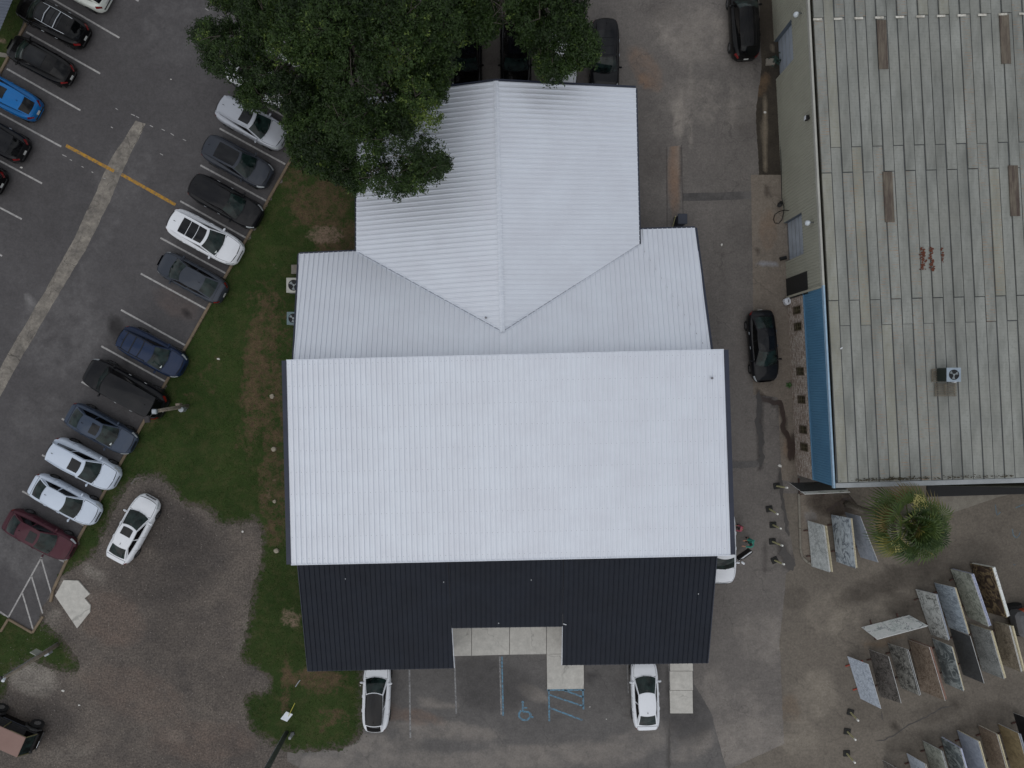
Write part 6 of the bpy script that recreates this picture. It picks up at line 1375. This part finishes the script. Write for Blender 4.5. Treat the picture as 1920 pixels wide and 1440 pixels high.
mskin = mat('skin', lin((168, 122, 98)), lin((156, 112, 90)), 8, .6, fine=0); mhair = mat('hair_black', lin((20, 17, 16)), lin((32, 27, 24)), 30, .5); mteal = mat('teal_scrubs', lin((58, 142, 126)), lin((44, 118, 106)), 5, .8, fine=.1)
mpink = mat('pink_top', lin((176, 84, 104)), lin((150, 70, 90)), 5, .8); mbrn = mat('brown_trousers', lin((98, 80, 66)), lin((80, 66, 56)), 5, .8); mshoe = mat('shoe', lin((34, 32, 32)), rough=.7)
def person(label, loc, rz, lean, top_m, leg_m, arms, s=1.0, sleeve=.55):
    r = thing('person', label, 'person', loc, rz)
    hip, chest, neck, head = Vector((0, 0, .92)), Vector((.18*lean, 0, 1.28)), Vector((.26*lean, 0, 1.47)), Vector((.36*lean, 0, 1.62))
    N = [(hip, .13), (hip.lerp(chest, .5), (.15, .11)), (chest, (.17, .12)), (neck, .055), (head+Vector((.0, 0, -.04)), .075), (head+Vector((.01, 0, .06)), .088)]
    E = [(0, 1), (1, 2), (2, 3), (3, 4), (4, 5)]; legs, armn = [], []
    for sg in (1, -1):
        b = len(N); N += [(Vector((0, sg*.10, .88)), .095), (Vector((.04, sg*.12, .48)), .06), (Vector((-.03, sg*.13, .09)), .042), (Vector((.12, sg*.14, .04)), .035)]; E += [(0, b), (b, b+1), (b+1, b+2), (b+2, b+3)]
        sh = chest+Vector((0, sg*.19, .10)); el = sh+arms[0 if sg > 0 else 1][0]; wr_ = el+arms[0 if sg > 0 else 1][1]; dr = (wr_-el).normalized(); pm_ = wr_+dr*.07
        b = len(N); N += [(sh, .055), (el, .040), (wr_, .027), (pm_, (.040, .018))]; E += [(2, b), (b, b+1), (b+1, b+2), (b+2, b+3)]; armn.append((sh, el, wr_))
        sd_ = dr.cross(Vector((0, 0, 1))).normalized(); 
        for k, ln in enumerate((.065, .075, .07, .055)):
            o_ = sd_*(-.030+.020*k); f0 = len(N); N += [(pm_+o_+dr*.025, .009), (pm_+o_+dr*(.025+ln*.5), .008), (pm_+o_+dr*(.025+ln)-Vector((0, 0, .02)), .007)]; E += [(b+3, f0), (f0, f0+1), (f0+1, f0+2)]
        f0 = len(N); N += [(wr_+dr*.03+sd_*.05*sg, .010), (wr_+dr*.075+sd_*.07*sg, .008)]; E += [(b+2, f0), (f0, f0+1)]
    skin_mesh('body', N, E, mskin, r)
    # face: nose, eyes, ears, mouth joined to small meshes
    hc = head+Vector((.01, 0, .02))
    fc = MB(); fc.tube([hc+Vector((.085, 0, .01)), hc+Vector((.115, 0, -.02)), hc+Vector((.09, 0, -.03))], [.008, .014, .012], 6); fc.build('nose', mskin, r)
    for sg in (1, -1): MB().tube([hc+Vector((.078, sg*.032, .015)), hc+Vector((.088, sg*.032, .015))], .010, 8).build('eye', mshoe, r); MB().tube([hc+Vector((0, sg*.082, .02)), hc+Vector((0, sg*.086, -.02))], .018, 6).build('ear', mskin, r)
    MB().box(hc+Vector((.088, 0, -.055)), (.01, .045, .010)).build('mouth', mpink, r)
    v_, f_ = [], []
    for i in range(9):
        for j in range(16):
            ph = R(-12+ i*102/8); th = 6.283*j/16; rr_ = .112+.012*math.sin(j*3+i); v_.append(hc+Vector((-.016+rr_*math.cos(th)*math.cos(ph)*(1 if math.cos(th) < .3 else .82), rr_*.92*math.sin(th)*math.cos(ph), .035+rr_*math.sin(ph)-(.05 if math.cos(th) < 0 and i < 3 else 0))))
    for i in range(8):
        for j in range(16): f_.append((i*16+j, i*16+(j+1) % 16, (i+1)*16+(j+1) % 16, (i+1)*16+j))
    obj('hair', v_, f_, mhair, r, True)
    # clothing: slightly larger skins
    T = [(hip+Vector((0, 0, -.08)), (.165, .135)), (hip.lerp(chest, .5), (.175, .135)), (chest, (.195, .14)), (neck-Vector((0, 0, .05)), .075)]; TE = [(0, 1), (1, 2), (2, 3)]
    for sh, el, wr_ in armn: b = len(T); T += [(sh, .075), (sh.lerp(el, 1), .060), (el.lerp(wr_, sleeve), .050)]; TE += [(2, b), (b, b+1), (b+1, b+2)]
    skin_mesh('top', T, TE, top_m, r)
    Lg = [(hip-Vector((0, 0, .02)), (.155, .125))]; LE = []
    for sg in (1, -1): b = len(Lg); Lg += [(Vector((0, sg*.10, .82)), .115), (Vector((.04, sg*.12, .48)), .085), (Vector((-.02, sg*.13, .14)), .070)]; LE += [(0, b), (b, b+1), (b+1, b+2)]
    skin_mesh('trousers', Lg, LE, leg_m, r)
    for sg in (1, -1): MB().box((.05, sg*.135, .045), (.27, .10, .09), None, .035).build('shoe', mshoe, r)
    r.scale = (s, s, s); return r
person('person in teal clothes reaching towards the open door of the white SUV', P(1402, 1012), R(172), 1.0, mteal, mteal, [(Vector((.22, .06, -.16)), Vector((.22, .0, .02))), (Vector((.20, .0, -.18)), Vector((.24, .05, .06)))])
person('smaller person in pink top leaning against the side of the white SUV', P(1385, 987), R(165), 1.5, mpink, mbrn, [(Vector((.18, .02, -.18)), Vector((.2, .0, .02))), (Vector((.16, .0, -.2)), Vector((.2, .03, .04)))], .80)
